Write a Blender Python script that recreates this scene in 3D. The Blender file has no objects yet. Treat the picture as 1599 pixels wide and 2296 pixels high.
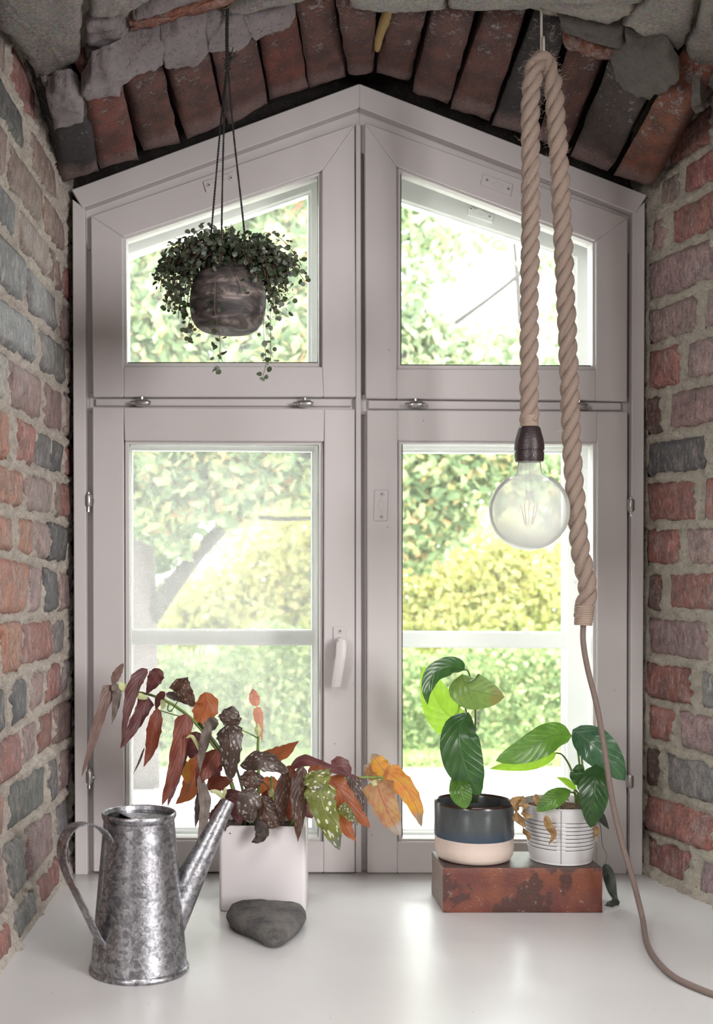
import bpy, bmesh, math, random
import numpy as np
from mathutils import Vector, Matrix, noise

# ---------------------------------------------------------------- camera, world, lights, exposure
F, D, CX, HY, CAMH = 2600.0, 2.21, 560.0, 1295.0, 0.5627   # focal (px), window distance, principal point, eye height
scn = bpy.context.scene
COL = scn.collection
cd = bpy.data.cameras.new('camera'); cam = bpy.data.objects.new('camera', cd); COL.objects.link(cam)
cam.location = (0, -D, CAMH); cam.rotation_euler = (math.pi / 2, 0, 0)
cd.sensor_fit = 'VERTICAL'; cd.sensor_height = 36.0; cd.sensor_width = 36.0
cd.lens = 36.0 * F / 2296
cd.shift_x = (799.5 - CX) / 2296; cd.shift_y = (HY - 1148) / 2296
cd.clip_start = 0.05; cd.clip_end = 200
cd.dof.use_dof = True; cd.dof.focus_distance = 1.98; cd.dof.aperture_fstop = 5.6
scn.camera = cam
w = bpy.data.worlds.new('sky'); scn.world = w; w.use_nodes = True
w.node_tree.nodes['Background'].inputs[0].default_value = (0.96, 0.98, 1.0, 1)
w.node_tree.nodes['Background'].inputs[1].default_value = 7.8
def area(name, loc, target, sx, sy, power, color):
    l = bpy.data.lights.new(name, 'AREA'); l.shape = 'RECTANGLE'; l.size = sx; l.size_y = sy
    l.energy = power; l.color = color
    o = bpy.data.objects.new(name, l); COL.objects.link(o); o.location = loc
    o.rotation_euler = (Vector(target) - Vector(loc)).to_track_quat('-Z', 'Y').to_euler()
    return o
area('room_window_light', (2.35, -3.5, 1.15), (0.1, -0.2, 0.5), 0.9, 1.7, 104, (1.0, 0.975, 0.97))
area('left_fill_light', (-1.55, -3.3, 1.2), (0.5, -0.2, 0.6), 0.7, 1.3, 46, (1.0, 0.97, 0.965))  # fill added to lift the right wall; no lamp known there
area('overhead_fill_light', (0.2, -1.95, 2.3), (0.15, -0.9, 0.3), 1.5, 1.0, 28, (1.0, 0.96, 0.95))  # overhead fill added for brightness; no ceiling fixture known
vs = scn.view_settings
scn.display_settings.display_device = 'sRGB'
vs.view_transform = 'Standard'; vs.look = 'None'; vs.gamma = 1.0; vs.use_curve_mapping = False
vs.exposure = 0.35
scn.cycles.transparent_max_bounces = 24
scn.cycles.max_bounces = 10

# ---------------------------------------------------------------- helpers
R = random.Random(7)
def P(x, y, d):
    return Vector(((x - CX) * d / F, d - D, CAMH - (y - HY) * d / F))
def lin(hexs):
    v = [int(hexs[i:i + 2], 16) / 255 for i in (0, 2, 4)]
    return tuple(c / 12.92 if c <= .04045 else ((c + .055) / 1.055) ** 2.4 for c in v)
def nz(p, s, seed=0.0):
    return noise.noise(Vector((p[0] * s + seed, p[1] * s + seed * .37, p[2] * s - seed)))
def mesh(name, verts, faces, mat=None, parent=None, smooth=False, uvs=None):
    me = bpy.data.meshes.new(name)
    me.from_pydata([tuple(v) for v in verts], [], faces)
    if mat is not None: me.materials.append(mat)
    if uvs is not None:
        ul = me.uv_layers.new(name='UVMap')
        li = np.empty(len(me.loops), dtype=np.int32); me.loops.foreach_get('vertex_index', li)
        ul.data.foreach_set('uv', np.array(uvs, dtype=np.float32)[li].ravel())
    if smooth: me.polygons.foreach_set('use_smooth', [True] * len(me.polygons))
    me.update()
    return put(name, me, parent)
def put(name, me, parent=None, mw=None):
    o = bpy.data.objects.new(name, me); COL.objects.link(o)
    if parent is not None: attach(o, parent)
    if mw is not None: o.matrix_basis = mw
    return o
WLOC = {}
def attach(o, parent):
    o.parent = parent
    o.matrix_parent_inverse = Matrix.Translation(-Vector(WLOC.get(parent.name, (0, 0, 0))))
def thing(name, label, cat, loc, group=None):
    o = bpy.data.objects.new(name, None); COL.objects.link(o); o.location = loc
    o.empty_display_size = .05
    WLOC[o.name] = tuple(loc)
    return tag(o, label, cat, group)
def tag(o, label, cat, group=None):
    o['label'] = label; o['category'] = cat
    if group: o['group'] = group
    return o
def lab(o, label): o['label'] = label; return o
def structure(o): o['kind'] = 'structure'; return o
def stuff(o): o['kind'] = 'stuff'; return o
def fix_normals(o):
    bm = bmesh.new(); bm.from_mesh(o.data); bmesh.ops.recalc_face_normals(bm, faces=bm.faces); bm.to_mesh(o.data); bm.free()
def bevel(o, width, seg=2, angle=35):
    bm = bmesh.new(); bm.from_mesh(o.data)
    bmesh.ops.recalc_face_normals(bm, faces=bm.faces)
    ed = [e for e in bm.edges if len(e.link_faces) == 2 and e.calc_face_angle(0) > math.radians(angle)]
    bmesh.ops.bevel(bm, geom=ed, offset=width, segments=seg, affect='EDGES', profile=.6)
    bm.to_mesh(o.data); bm.free(); return o
def smooth(o, ang=40):
    me = o.data; me.polygons.foreach_set('use_smooth', [True] * len(me.polygons))
    bm = bmesh.new(); bm.from_mesh(me)
    for e in bm.edges:
        e.smooth = not (len(e.link_faces) == 2 and e.calc_face_angle(0) > math.radians(ang))
    bm.to_mesh(me); bm.free(); return o
def slab(name, poly, off0, off1, mat, parent=None, bev=.0015, d0=D):
    """polygon given as picture-measured corners on the plane at distance d0+off0, extruded back to d0+off1 along Y"""
    a = [P(x, y, d0 + off0) for x, y in poly]
    b = [Vector((p.x, p.y + (off1 - off0), p.z)) for p in a]
    n = len(a)
    fs = [tuple(range(n)), tuple(range(2 * n - 1, n - 1, -1))] + [(i, n + i, n + (i + 1) % n, (i + 1) % n) for i in range(n)]
    o = mesh(name, a + b, fs, mat, parent); fix_normals(o)
    if bev: bevel(o, bev, 1)
    return o
def ring(name, outer, inner, off0, off1, mat, parent=None, d0=D, bev=0):
    n = len(outer); vs_ = []
    for off in (off0, off1):
        for poly in (outer, inner):
            for x, y in poly:
                p = P(x, y, d0 + off0); vs_.append(Vector((p.x, p.y + off - off0, p.z)))
    fs = []
    for i in range(n):
        j = (i + 1) % n
        fs += [(i, j, n + j, n + i), (2 * n + j, 2 * n + i, 3 * n + i, 3 * n + j),
               (n + i, n + j, 3 * n + j, 3 * n + i), (j, i, 2 * n + i, 2 * n + j)]
    o = mesh(name, vs_, fs, mat, parent); fix_normals(o)
    if bev: bevel(o, bev, 1)
    return o
def spline(pts, n):
    pts = [Vector(p) for p in pts]
    if len(pts) == 2: return [pts[0].lerp(pts[1], i / n) for i in range(n + 1)]
    q = [2 * pts[0] - pts[1]] + pts + [2 * pts[-1] - pts[-2]]
    m = len(pts) - 1; out = []
    for i in range(n + 1):
        t = i / n * m; k = min(int(t), m - 1); u = t - k
        a, b, c, d_ = q[k], q[k + 1], q[k + 2], q[k + 3]
        out.append(.5 * ((2 * b) + (c - a) * u + (2 * a - 5 * b + 4 * c - d_) * u * u + (3 * b - a - 3 * c + d_) * u ** 3))
    return out
def frames(path):
    T = []
    for i in range(len(path)):
        t = path[min(i + 1, len(path) - 1)] - path[max(i - 1, 0)]
        T.append(t.normalized() if t.length > 1e-9 else Vector((0, 0, 1)))
    n = T[0].orthogonal().normalized(); out = []
    for t in T:
        n = (n - t * n.dot(t)).normalized(); out.append((t, n, t.cross(n)))
    return out
def tube_data(path, rad, seg=8, cap=True):
    vs_, fs = [], []
    fr = frames(path); m = len(path)
    for i, (p, (t, n, b)) in enumerate(zip(path, fr)):
        r = rad[i] if hasattr(rad, '__len__') else rad
        for k in range(seg):
            a = 2 * math.pi * k / seg
            vs_.append(p + n * (r * math.cos(a)) + b * (r * math.sin(a)))
    for i in range(m - 1):
        for k in range(seg):
            fs.append((i * seg + k, i * seg + (k + 1) % seg, (i + 1) * seg + (k + 1) % seg, (i + 1) * seg + k))
    if cap:
        fs.append(tuple(range(seg - 1, -1, -1))); fs.append(tuple(range((m - 1) * seg, m * seg)))
    return vs_, fs
def tube(name, path, rad, mat, parent=None, seg=8):
    v, f = tube_data(path, rad, seg); return mesh(name, v, f, mat, parent, smooth=True)
class MB:
    def __init__(s): s.v, s.f = [], []
    def add(s, v, f):
        b = len(s.v); s.v += list(v); s.f += [tuple(i + b for i in q) for q in f]; return s
    def tube(s, path, rad, seg=6, cap=True): return s.add(*tube_data(path, rad, seg, cap))
    def box(s, c, sx, sy, sz, rot=None):
        vv = []
        for dx in (-1, 1):
            for dy in (-1, 1):
                for dz in (-1, 1):
                    p = Vector((dx * sx / 2, dy * sy / 2, dz * sz / 2))
                    vv.append(Vector(c) + (rot @ p if rot else p))
        return s.add(vv, [(0, 1, 3, 2), (4, 6, 7, 5), (0, 4, 5, 1), (2, 3, 7, 6), (0, 2, 6, 4), (1, 5, 7, 3)])
    def build(s, name, mat, parent=None, smooth_=False):
        o = mesh(name, s.v, s.f, mat, parent)
        fix_normals(o)
        if smooth_: smooth(o)
        return o
def lathe(name, prof, center, mat, parent=None, seg=48, tilt=None, cap=True, sm=True):
    vs_, fs = [], []
    c = Vector(center)
    for r, z in prof:
        for k in range(seg):
            a = 2 * math.pi * k / seg
            p = Vector((r * math.cos(a), r * math.sin(a), z))
            if tilt: p = tilt @ p
            vs_.append(c + p)
    m = len(prof)
    for i in range(m - 1):
        for k in range(seg):
            fs.append((i * seg + k, i * seg + (k + 1) % seg, (i + 1) * seg + (k + 1) % seg, (i + 1) * seg + k))
    if cap:
        fs.append(tuple(range(seg - 1, -1, -1))); fs.append(tuple(range((m - 1) * seg, m * seg)))
    o = mesh(name, vs_, fs, mat, parent)
    fix_normals(o)
    if sm: smooth(o, 45)
    return o

# ---------------------------------------------------------------- materials
class Nodes:
    def __init__(s, name):
        s.m = bpy.data.materials.new(name); s.m.use_nodes = True
        s.t = s.m.node_tree; s.t.nodes.clear()
        s.out = s.n('ShaderNodeOutputMaterial')
    def n(s, typ, props=None, **ins):
        x = s.t.nodes.new(typ)
        for k, v in (props or {}).items(): setattr(x, k, v)
        for k, v in ins.items():
            s.set(x, k.replace('_', ' '), v)
        return x
    def set(s, x, key, v):
        inp = x.inputs[int(key)] if key.isdigit() else x.inputs[key]
        if hasattr(v, 'node') or isinstance(v, bpy.types.NodeSocket): s.t.links.new(v, inp)
        else:
            if inp.type == 'RGBA' and len(v) == 3: v = (*v, 1)
            inp.default_value = v
    def coord(s, kind='Object'): return s.n('ShaderNodeTexCoord').outputs[kind]
    def noise(s, vec, scale, detail=4, rough=.55, dist=0):
        return s.n('ShaderNodeTexNoise', Vector=vec, Scale=scale, Detail=detail, Roughness=rough, Distortion=dist).outputs['Fac']
    def ramp(s, fac, stops, interp='LINEAR'):
        r = s.n('ShaderNodeValToRGB', Fac=fac); cr = r.color_ramp; cr.interpolation = interp
        while len(cr.elements) < len(stops): cr.elements.new(.5)
        for e, (p, c) in zip(cr.elements, stops):
            e.position = p; e.color = (*c, 1) if hasattr(c, '__len__') else (c, c, c, 1)
        return r.outputs['Color']
    def mix(s, fac, a, b, blend='MIX'):
        x = s.t.nodes.new('ShaderNodeMix'); x.data_type = 'RGBA'; x.blend_type = blend
        for i, v in ((0, fac), (6, a), (7, b)):
            if isinstance(v, bpy.types.NodeSocket): s.t.links.new(v, x.inputs[i])
            else: x.inputs[i].default_value = v if i == 0 else (*v[:3], 1)
        return x.outputs[2]
    def math(s, op, a, b=0.0, c=0.0):
        x = s.t.nodes.new('ShaderNodeMath'); x.operation = op
        for i, v in enumerate((a, b, c)):
            if isinstance(v, bpy.types.NodeSocket): s.t.links.new(v, x.inputs[i])
            else: x.inputs[i].default_value = v
        return x.outputs[0]
    def bump(s, h, strength=.3, dist=.002):
        return s.n('ShaderNodeBump', Height=h, Strength=strength, Distance=dist).outputs[0]
    def principled(s, **k): return s.n('ShaderNodeBsdfPrincipled', None, **k)
    def finish(s, shader):
        s.t.links.new(shader.outputs[0] if hasattr(shader, 'outputs') else shader, s.out.inputs[0]); return s.m
    def scalevec(s, vec, sc):
        return s.n('ShaderNodeVectorMath', {'operation': 'MULTIPLY'}, **{'0': vec, '1': sc}).outputs[0]

def m_plain(name, col, rough=.5, metal=0.0, bump=0, bscale=200, var=0):
    N = Nodes(name); c = N.coord(); base = col
    if var: base = N.mix(N.noise(c, 25, 5), tuple(x * (1 - var) for x in col), tuple(min(1, x * (1 + var)) for x in col))
    p = N.principled(Base_Color=base, Roughness=rough, Metallic=metal)
    if bump: N.set(p, 'Normal', N.bump(N.noise(c, bscale, 4), bump, .001))
    return N.finish(p)

def m_brick(name, dark=False):
    N = Nodes(name); c = N.coord(); oc = N.n('ShaderNodeObjectInfo').outputs['Color']
    rnd = N.n('ShaderNodeObjectInfo').outputs['Random']
    big = N.noise(c, 28, 3, .6)
    col = N.mix(N.ramp(big, [(.38, 0), (.62, 1)]), oc, N.mix(.45, oc, (.075, .078, .08)))
    patch = N.noise(N.scalevec(c, (1, 1, .55)), 40, 6, .7)
    col = N.mix(N.math('MULTIPLY', N.ramp(patch, [(.5, 0), (.66, 1)]), .38), col, (.47, .40, .375))
    fine = N.noise(c, 330, 3)
    grain = N.noise(N.scalevec(c, (1, 1, .4)), 150, 5, .7)
    col = N.mix(N.math('MULTIPLY', N.ramp(grain, [(.34, 1), (.50, 0)]), .6), col, (.05, .036, .034))
    col = N.mix(N.math('MULTIPLY', N.ramp(grain, [(.54, 0), (.68, 1)]), .45), col, (.56, .44, .40))
    col = N.mix(N.math('MULTIPLY', N.ramp(fine, [(.33, 1), (.46, 0)]), .5), col, (.045, .03, .028))
    lime = N.noise(c, 95, 7, .75)
    col = N.mix(N.math('MULTIPLY', N.ramp(lime, [(.60, 0), (.72, 1)]), .5), col, (.52, .47, .43))
    pits = N.n('ShaderNodeTexVoronoi', Vector=c, Scale=150.0).outputs['Distance']
    pitm = N.ramp(pits, [(.07, 0), (.2, 1)])
    pitn = N.ramp(N.noise(c, 70, 2), [(.5, 1), (.6, 0)])
    pitf = N.math('MAXIMUM', pitm, pitn)
    col = N.mix(pitf, (.03, .022, .02), col)
    h = N.math('ADD', N.math('MULTIPLY', N.noise(c, 75, 8, .65), 1.0), N.math('MULTIPLY', pitf, .25))
    h = N.math('ADD', h, N.math('MULTIPLY', grain, .55))
    p = N.principled(Base_Color=col, Roughness=.56, Normal=N.bump(h, 1.0, .007))
    N.set(p, 'Specular IOR Level', .45)
    return N.finish(p)

def m_mortar(name, c0=(.76, .68, .59), c1=(.52, .455, .395), bscale=160, scale=60):
    N = Nodes(name); c = N.coord()
    a = N.noise(c, scale, 7, .7); b = N.noise(c, bscale, 6, .75)
    col = N.mix(N.ramp(a, [(.32, 0), (.62, 1)]), c1, c0)
    col = N.mix(N.math('MULTIPLY', N.ramp(b, [(.33, 1), (.45, 0)]), .7), col, (.12, .10, .085))
    h = N.math('ADD', N.math('ADD', b, a), N.math('MULTIPLY', N.noise(c, 420, 3), .4))
    p = N.principled(Base_Color=col, Roughness=.92, Normal=N.bump(h, 1.0, .009))
    return N.finish(p)

def m_granite(name, c0=(.42, .38, .36), c1=(.14, .125, .12)):
    N = Nodes(name); c = N.coord()
    a = N.noise(c, 190, 6, .8); b = N.noise(c, 18, 4, .6)
    v = N.n('ShaderNodeTexVoronoi', Vector=c, Scale=260.0).outputs['Color']
    col = N.mix(N.ramp(a, [(.36, 0), (.6, 1)]), c1, c0)
    col = N.mix(.25, col, N.mix(1.0, v, c0, 'MULTIPLY'))
    col = N.mix(N.math('MULTIPLY', N.ramp(b, [(.4, 0), (.65, 1)]), .35), col, (.38, .35, .31))
    p = N.principled(Base_Color=col, Roughness=.85, Normal=N.bump(N.math('ADD', a, b), .8, .006))
    return N.finish(p)

def m_paint(name, col=(.535, .505, .50)):
    N = Nodes(name); c = N.coord()
    a = N.noise(c, 6, 3); b = N.noise(c, 600, 2)
    cc = N.mix(a, tuple(x * .96 for x in col), tuple(x * 1.03 for x in col))
    sv = N.n('ShaderNodeTexVoronoi', Vector=c, Scale=30.0)
    pick = N.math('GREATER_THAN', N.n('ShaderNodeSeparateColor', Color=sv.outputs['Color']).outputs[0], .8)
    sp = N.math('MULTIPLY', N.math('LESS_THAN', sv.outputs['Distance'], .05), pick)
    cc = N.mix(N.math('MULTIPLY', sp, .6), cc, (.16, .14, .13))
    p = N.principled(Base_Color=cc, Roughness=.42, Normal=N.bump(b, .10, .0008))
    return N.finish(p)

def m_sill(name):
    N = Nodes(name); c = N.coord()
    a = N.noise(c, 5, 4); b = N.noise(c, 22, 3); f = N.noise(c, 240, 3)
    cc = N.mix(a, (.53, .525, .525), (.60, .595, .59))
    sv = N.n('ShaderNodeTexVoronoi', Vector=c, Scale=38.0)
    pick = N.math('GREATER_THAN', N.n('ShaderNodeSeparateColor', Color=sv.outputs['Color']).outputs[0], .8)
    sp = N.math('MULTIPLY', N.math('LESS_THAN', sv.outputs['Distance'], .055), pick)
    cc = N.mix(N.math('MULTIPLY', sp, .5), cc, (.2, .19, .18))
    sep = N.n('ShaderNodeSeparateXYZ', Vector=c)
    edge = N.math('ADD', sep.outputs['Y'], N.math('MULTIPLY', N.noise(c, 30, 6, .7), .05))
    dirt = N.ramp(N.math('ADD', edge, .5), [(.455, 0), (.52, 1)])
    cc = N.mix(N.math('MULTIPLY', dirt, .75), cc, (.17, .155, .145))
    h = N.math('ADD', N.noise(c, 9, 1), N.math('MULTIPLY', N.noise(c, 31, 0), .12))
    rr = .30
    p = N.principled(Base_Color=cc, Roughness=rr, Normal=N.bump(h, .25, .006))
    N.set(p, 'Specular IOR Level', .5)
    return N.finish(p)

def m_zinc(name):
    N = Nodes(name); c = N.coord()
    dist = N.noise(c, 55, 4)
    vv = N.n('ShaderNodeVectorMath', {'operation': 'ADD'}, **{'0': c, '1': N.n('ShaderNodeVectorMath', {'operation': 'SCALE'}, **{'0': N.n('ShaderNodeTexNoise', Vector=c, Scale=70.0, Detail=4.0).outputs['Color'], 'Scale': .02}).outputs[0]}).outputs[0]
    vo = N.n('ShaderNodeTexVoronoi', Vector=vv, Scale=150.0, Detail=2.0).outputs['Color']
    g = N.n('ShaderNodeSeparateColor', Color=vo).outputs[0]
    f = N.noise(c, 200, 6, .7)
    k = N.math('ADD', N.math('MULTIPLY', g, .26), N.math('MULTIPLY', f, .75))
    k = N.math('ADD', k, N.math('MULTIPLY', dist, .25))
    col = N.ramp(k, [(.36, (.10, .10, .108)), (.62, (.19, .19, .202)), (.84, (.40, .40, .42))])
    rough = N.ramp(k, [(.3, .38), (.9, .26)])
    p = N.principled(Base_Color=col, Metallic=.92, Roughness=rough, Normal=N.bump(N.math('ADD', f, g), .22, .0012))
    return N.finish(p)

def m_leaf(name, c0, c1, vein, under=None, spots=None, spotcol=(.55, .5, .45), trans=.45, rough=.46, lat=9.0, tip=None, spotscale=7.0, uvar=6):
    """leaf blade: UV x across (0..1, midrib .5), y along; coloured tissue, veins, spots, two scattering layers"""
    N = Nodes(name); uv = N.coord('UV'); c = N.coord()
    sep = N.n('ShaderNodeSeparateXYZ', Vector=uv)
    ax = N.math('ABSOLUTE', N.math('SUBTRACT', sep.outputs[0], .5))
    col = N.mix(N.ramp(N.noise(c, uvar * 12, 4, .6), [(.35, 0), (.65, 1)]), c0, c1)
    if tip is not None:
        tf = N.ramp(N.math('ADD', sep.outputs[1], N.math('MULTIPLY', N.noise(c, 60, 4), .25)), [(.90, 0), (1.06, 1)])
        col = N.mix(tf, col, tip)
    ph = N.math('SUBTRACT', N.math('MULTIPLY', sep.outputs[1], lat), N.math('MULTIPLY', ax, 5.0))
    tri = N.math('ABSOLUTE', N.math('SUBTRACT', N.math('FRACT', ph), .5))
    lv = N.ramp(tri, [(.0, 1), (.09, 0)])
    mv = N.ramp(ax, [(.012, 1), (.035, 0)])
    v = N.math('MAXIMUM', mv, N.math('MULTIPLY', lv, .5))
    col = N.mix(N.math('MULTIPLY', v, .75), col, vein)
    if spots:
        vo = N.n('ShaderNodeTexVoronoi', Vector=N.scalevec(uv, (spotscale, spotscale * 1.7, 1)), Scale=1.0, Randomness=.85)
        sz = N.n('ShaderNodeSeparateColor', Color=vo.outputs['Color']).outputs[0]
        th = N.math('ADD', N.math('MULTIPLY', sz, .36), .10)
        s_ = N.math('LESS_THAN', vo.outputs['Distance'], th)
        ed = N.ramp(ax, [(.40, 1), (.46, 0)])
        col = N.mix(N.math('MULTIPLY', N.math('MULTIPLY', s_, ed), spots), col, spotcol)
    h = N.math('ADD', N.math('MULTIPLY', v, -.6), N.math('MULTIPLY', tri, .8))
    b = N.bump(h, .35, .0018)
    p = N.principled(Base_Color=col, Roughness=rough, Normal=b)
    tr = N.n('ShaderNodeBsdfTranslucent', Color=N.mix(.35, col, under or c1))
    mx = N.n('ShaderNodeMixShader', **{'0': trans, '1': p.outputs[0], '2': tr.outputs[0]})
    return N.finish(mx)

def m_foliage(name, stops, trans=.5):
    N = Nodes(name)
    rnd = N.n('ShaderNodeNewGeometry').outputs['Random Per Island']
    col = N.ramp(rnd, stops)
    dfs = N.n('ShaderNodeBsdfDiffuse', Color=col); tr = N.n('ShaderNodeBsdfTranslucent', Color=col)
    mx = N.n('ShaderNodeMixShader', **{'0': trans, '1': dfs.outputs[0], '2': tr.outputs[0]})
    return N.finish(mx)

def m_pane(name, haze=.05, drops=.5, scale=260):
    """window glass: clear, faint Fresnel shine, a dusty film with dried specks"""
    N = Nodes(name); c = N.coord()
    t = N.n('ShaderNodeBsdfTransparent', Color=(.99, 1, .99)); g = N.n('ShaderNodeBsdfGlossy', Color=(1, 1, 1), Roughness=.02)
    fr = N.n('ShaderNodeFresnel', IOR=1.25).outputs[0]
    a = N.n('ShaderNodeMixShader', **{'0': fr, '1': t.outputs[0], '2': g.outputs[0]})
    tl = N.n('ShaderNodeBsdfTranslucent', Color=(.9, .9, .88)); df = N.n('ShaderNodeBsdfDiffuse', Color=(.85, .85, .84))
    dust = N.n('ShaderNodeMixShader', **{'0': .5, '1': tl.outputs[0], '2': df.outputs[0]})
    film = N.math('MULTIPLY', N.noise(c, 7, 5, .65), haze * 2)
    sp = N.ramp(N.n('ShaderNodeTexVoronoi', Vector=c, Scale=float(scale)).outputs['Distance'], [(.12, 1), (.2, 0)])
    spn = N.ramp(N.noise(c, 12, 4), [(.45, 0), (.7, 1)])
    f = N.math('ADD', film, N.math('MULTIPLY', N.math('MULTIPLY', sp, spn), drops))
    b = N.n('ShaderNodeMixShader', **{'0': f, '1': a.outputs[0], '2': dust.outputs[0]})
    return N.finish(b)

def m_screen(name):
    N = Nodes(name); c = N.coord(); sep = N.n('ShaderNodeSeparateXYZ', Vector=c)
    def wires(s_):
        tri = N.math('ABSOLUTE', N.math('SUBTRACT', N.math('FRACT', N.math('MULTIPLY', s_, 1 / .0026)), .5))
        return N.ramp(tri, [(.10, 1), (.14, 0)])
    f = N.math('MAXIMUM', wires(sep.outputs[0]), wires(sep.outputs[2]))
    t = N.n('ShaderNodeBsdfTransparent'); d_ = N.n('ShaderNodeBsdfDiffuse', Color=(.62, .60, .60))
    tl = N.n('ShaderNodeBsdfTranslucent', Color=(.5, .5, .5))
    w_ = N.n('ShaderNodeMixShader', **{'0': .4, '1': d_.outputs[0], '2': tl.outputs[0]})
    return N.finish(N.n('ShaderNodeMixShader', **{'0': f, '1': t.outputs[0], '2': w_.outputs[0]}))

M = {}
M['brick'] = m_brick('brick_clay')
M['mortar'] = m_mortar('lime_mortar')
M['mortar_r'] = m_mortar('lime_mortar_olive', (.66, .60, .495), (.44, .395, .32))
M['plaster'] = m_mortar('lilac_plaster', (.42, .365, .375), (.32, .28, .285), 120, 30)
M['plaster_r'] = m_mortar('grey_plaster', (.20, .18, .155), (.14, .125, .105), 120, 30)
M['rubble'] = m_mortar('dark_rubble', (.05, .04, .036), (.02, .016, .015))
M['granite'] = m_granite('granite')
M['granite_r'] = m_granite('granite_grey', (.44, .41, .37), (.20, .185, .165))
M['paint'] = m_paint('white_window_paint')
M['paint_glare'] = m_paint('white_glare_paint', (.88, .88, .87))  # brighter copy of the window paint; outdoor glare put into the colour
M['sill'] = m_sill('painted_sill')
M['gasket'] = m_plain('black_gasket', (.012, .012, .014), .6)
M['steel'] = m_plain('steel', (.42, .41, .40), .34, .9)
M['zinc'] = m_zinc('galvanised_zinc')
M['pane'] = m_pane('pane_glass', .012, .22, 330)
M['pane_dusty'] = m_pane('dusty_pane_glass', .05, .8, 300)
M['screen'] = m_screen('insect_screen')
M['room'] = m_plain('room_plaster', (.42, .40, .385), .9, 0, .2, 60)
M['white_glaze'] = m_plain('white_glaze', (.62, .59, .595), .38, 0, .05, 350)
M['soil'] = m_mortar('potting_soil', (.07, .045, .03), (.02, .014, .01), 200, 90)
M['fibre_soil'] = m_mortar('coir_soil', (.20, .11, .06), (.06, .032, .02), 200, 90)
M['stem_green'] = m_plain('green_stem', (.16, .25, .05), .45, 0, 0, 1, .2)
M['stem_dark'] = m_plain('dark_stem', (.045, .065, .02), .5, 0, 0, 1, .3)
M['stem_red'] = m_plain('reddish_stem', (.10, .045, .03), .55)
M['cord_black'] = m_plain('black_cord', (.008, .008, .008), .8)
M['bud'] = m_leaf('pale_bud', (.62, .66, .33), (.70, .72, .42), (.6, .62, .3), trans=.4)

# ---------------------------------------------------------------- room shell behind the camera
def boxmesh(name, x0, x1, y0, y1, z0, z1, mat, parent=None):
    b = MB(); b.box(((x0 + x1) / 2, (y0 + y1) / 2, (z0 + z1) / 2), x1 - x0, y1 - y0, z1 - z0)
    return b.build(name, mat, parent)
YF = -1.04
structure(boxmesh('floor', -2.3, 2.9, -4.7, YF, -.98, -.9, M['room']))
structure(boxmesh('ceiling_room', -2.3, 2.9, -4.7, YF, 2.4, 2.48, M['room']))
structure(boxmesh('wall_rear', -2.3, 2.9, -4.78, -4.7, -.98, 2.48, M['room']))
structure(boxmesh('wall_west', -2.38, -2.3, -4.7, YF, -.98, 2.48, M['room']))
structure(boxmesh('wall_east', 2.9, 2.98, -4.7, YF, -.98, 2.48, M['room']))
b = MB()
b.box((-1.375, YF - .03, .75), 1.89, .1, 3.46); b.box((1.955, YF - .03, .75), 1.91, .1, 3.46)
b.box((.3, YF - .03, 1.94), 1.5, .1, 1.08); b.box((.3, YF - .03, -.54), 1.5, .1, .88)
structure(b.build('wall_front', M['room']))
structure(boxmesh('sky_block_slab', -2.4, 3.0, YF - .03, .30, 1.75, 1.85, M['room']))  # unseen slab added to stop sky light leaking in over the niche

# ---------------------------------------------------------------- brick side walls
XL, ML, XR, MR = .3485, .0735, .757, .289
def dl(x): return F * (XL + ML * D) / ((CX - x) + F * ML)
def dr(x): return F * (XR + MR * D) / ((x - CX) + F * MR)
def foot(z): return 1.0 - .75 * max(0., min(1., 1 - z / .16)) ** 1.5
def wl(d, z, off): return Vector((-(XL + ML * (D - d) * foot(z)) + off, d - D, z))
def wr(d, z, off): return Vector((XR + MR * (D - d) * (.55 + .45 * foot(z)) - off, d - D, z))
PAL = {'R': (.33, .125, .10), 'O': (.45, .19, .12), 'D': (.10, .105, .107), 'P': (.345, .225, .215), 'B': (.26, .18, .15),
       'G': (.215, .205, .205), 'M': (.14, .062, .052), 'K': (.05, .045, .045), 'W': (.40, .37, .33)}
LLINES = [(290, -150), (350, 20), (410, 160), (505, 270), (589, 403), (681, 510), (772, 650), (874, 778), (990, 905), (1078, 1035), (1172, 1140),
          (1273, 1241), (1377, 1390), (1468, 1533), (1560, 1656), (1665, 1770), (1780, 1895), (1885, 2045), (1962, 2175)]
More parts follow.
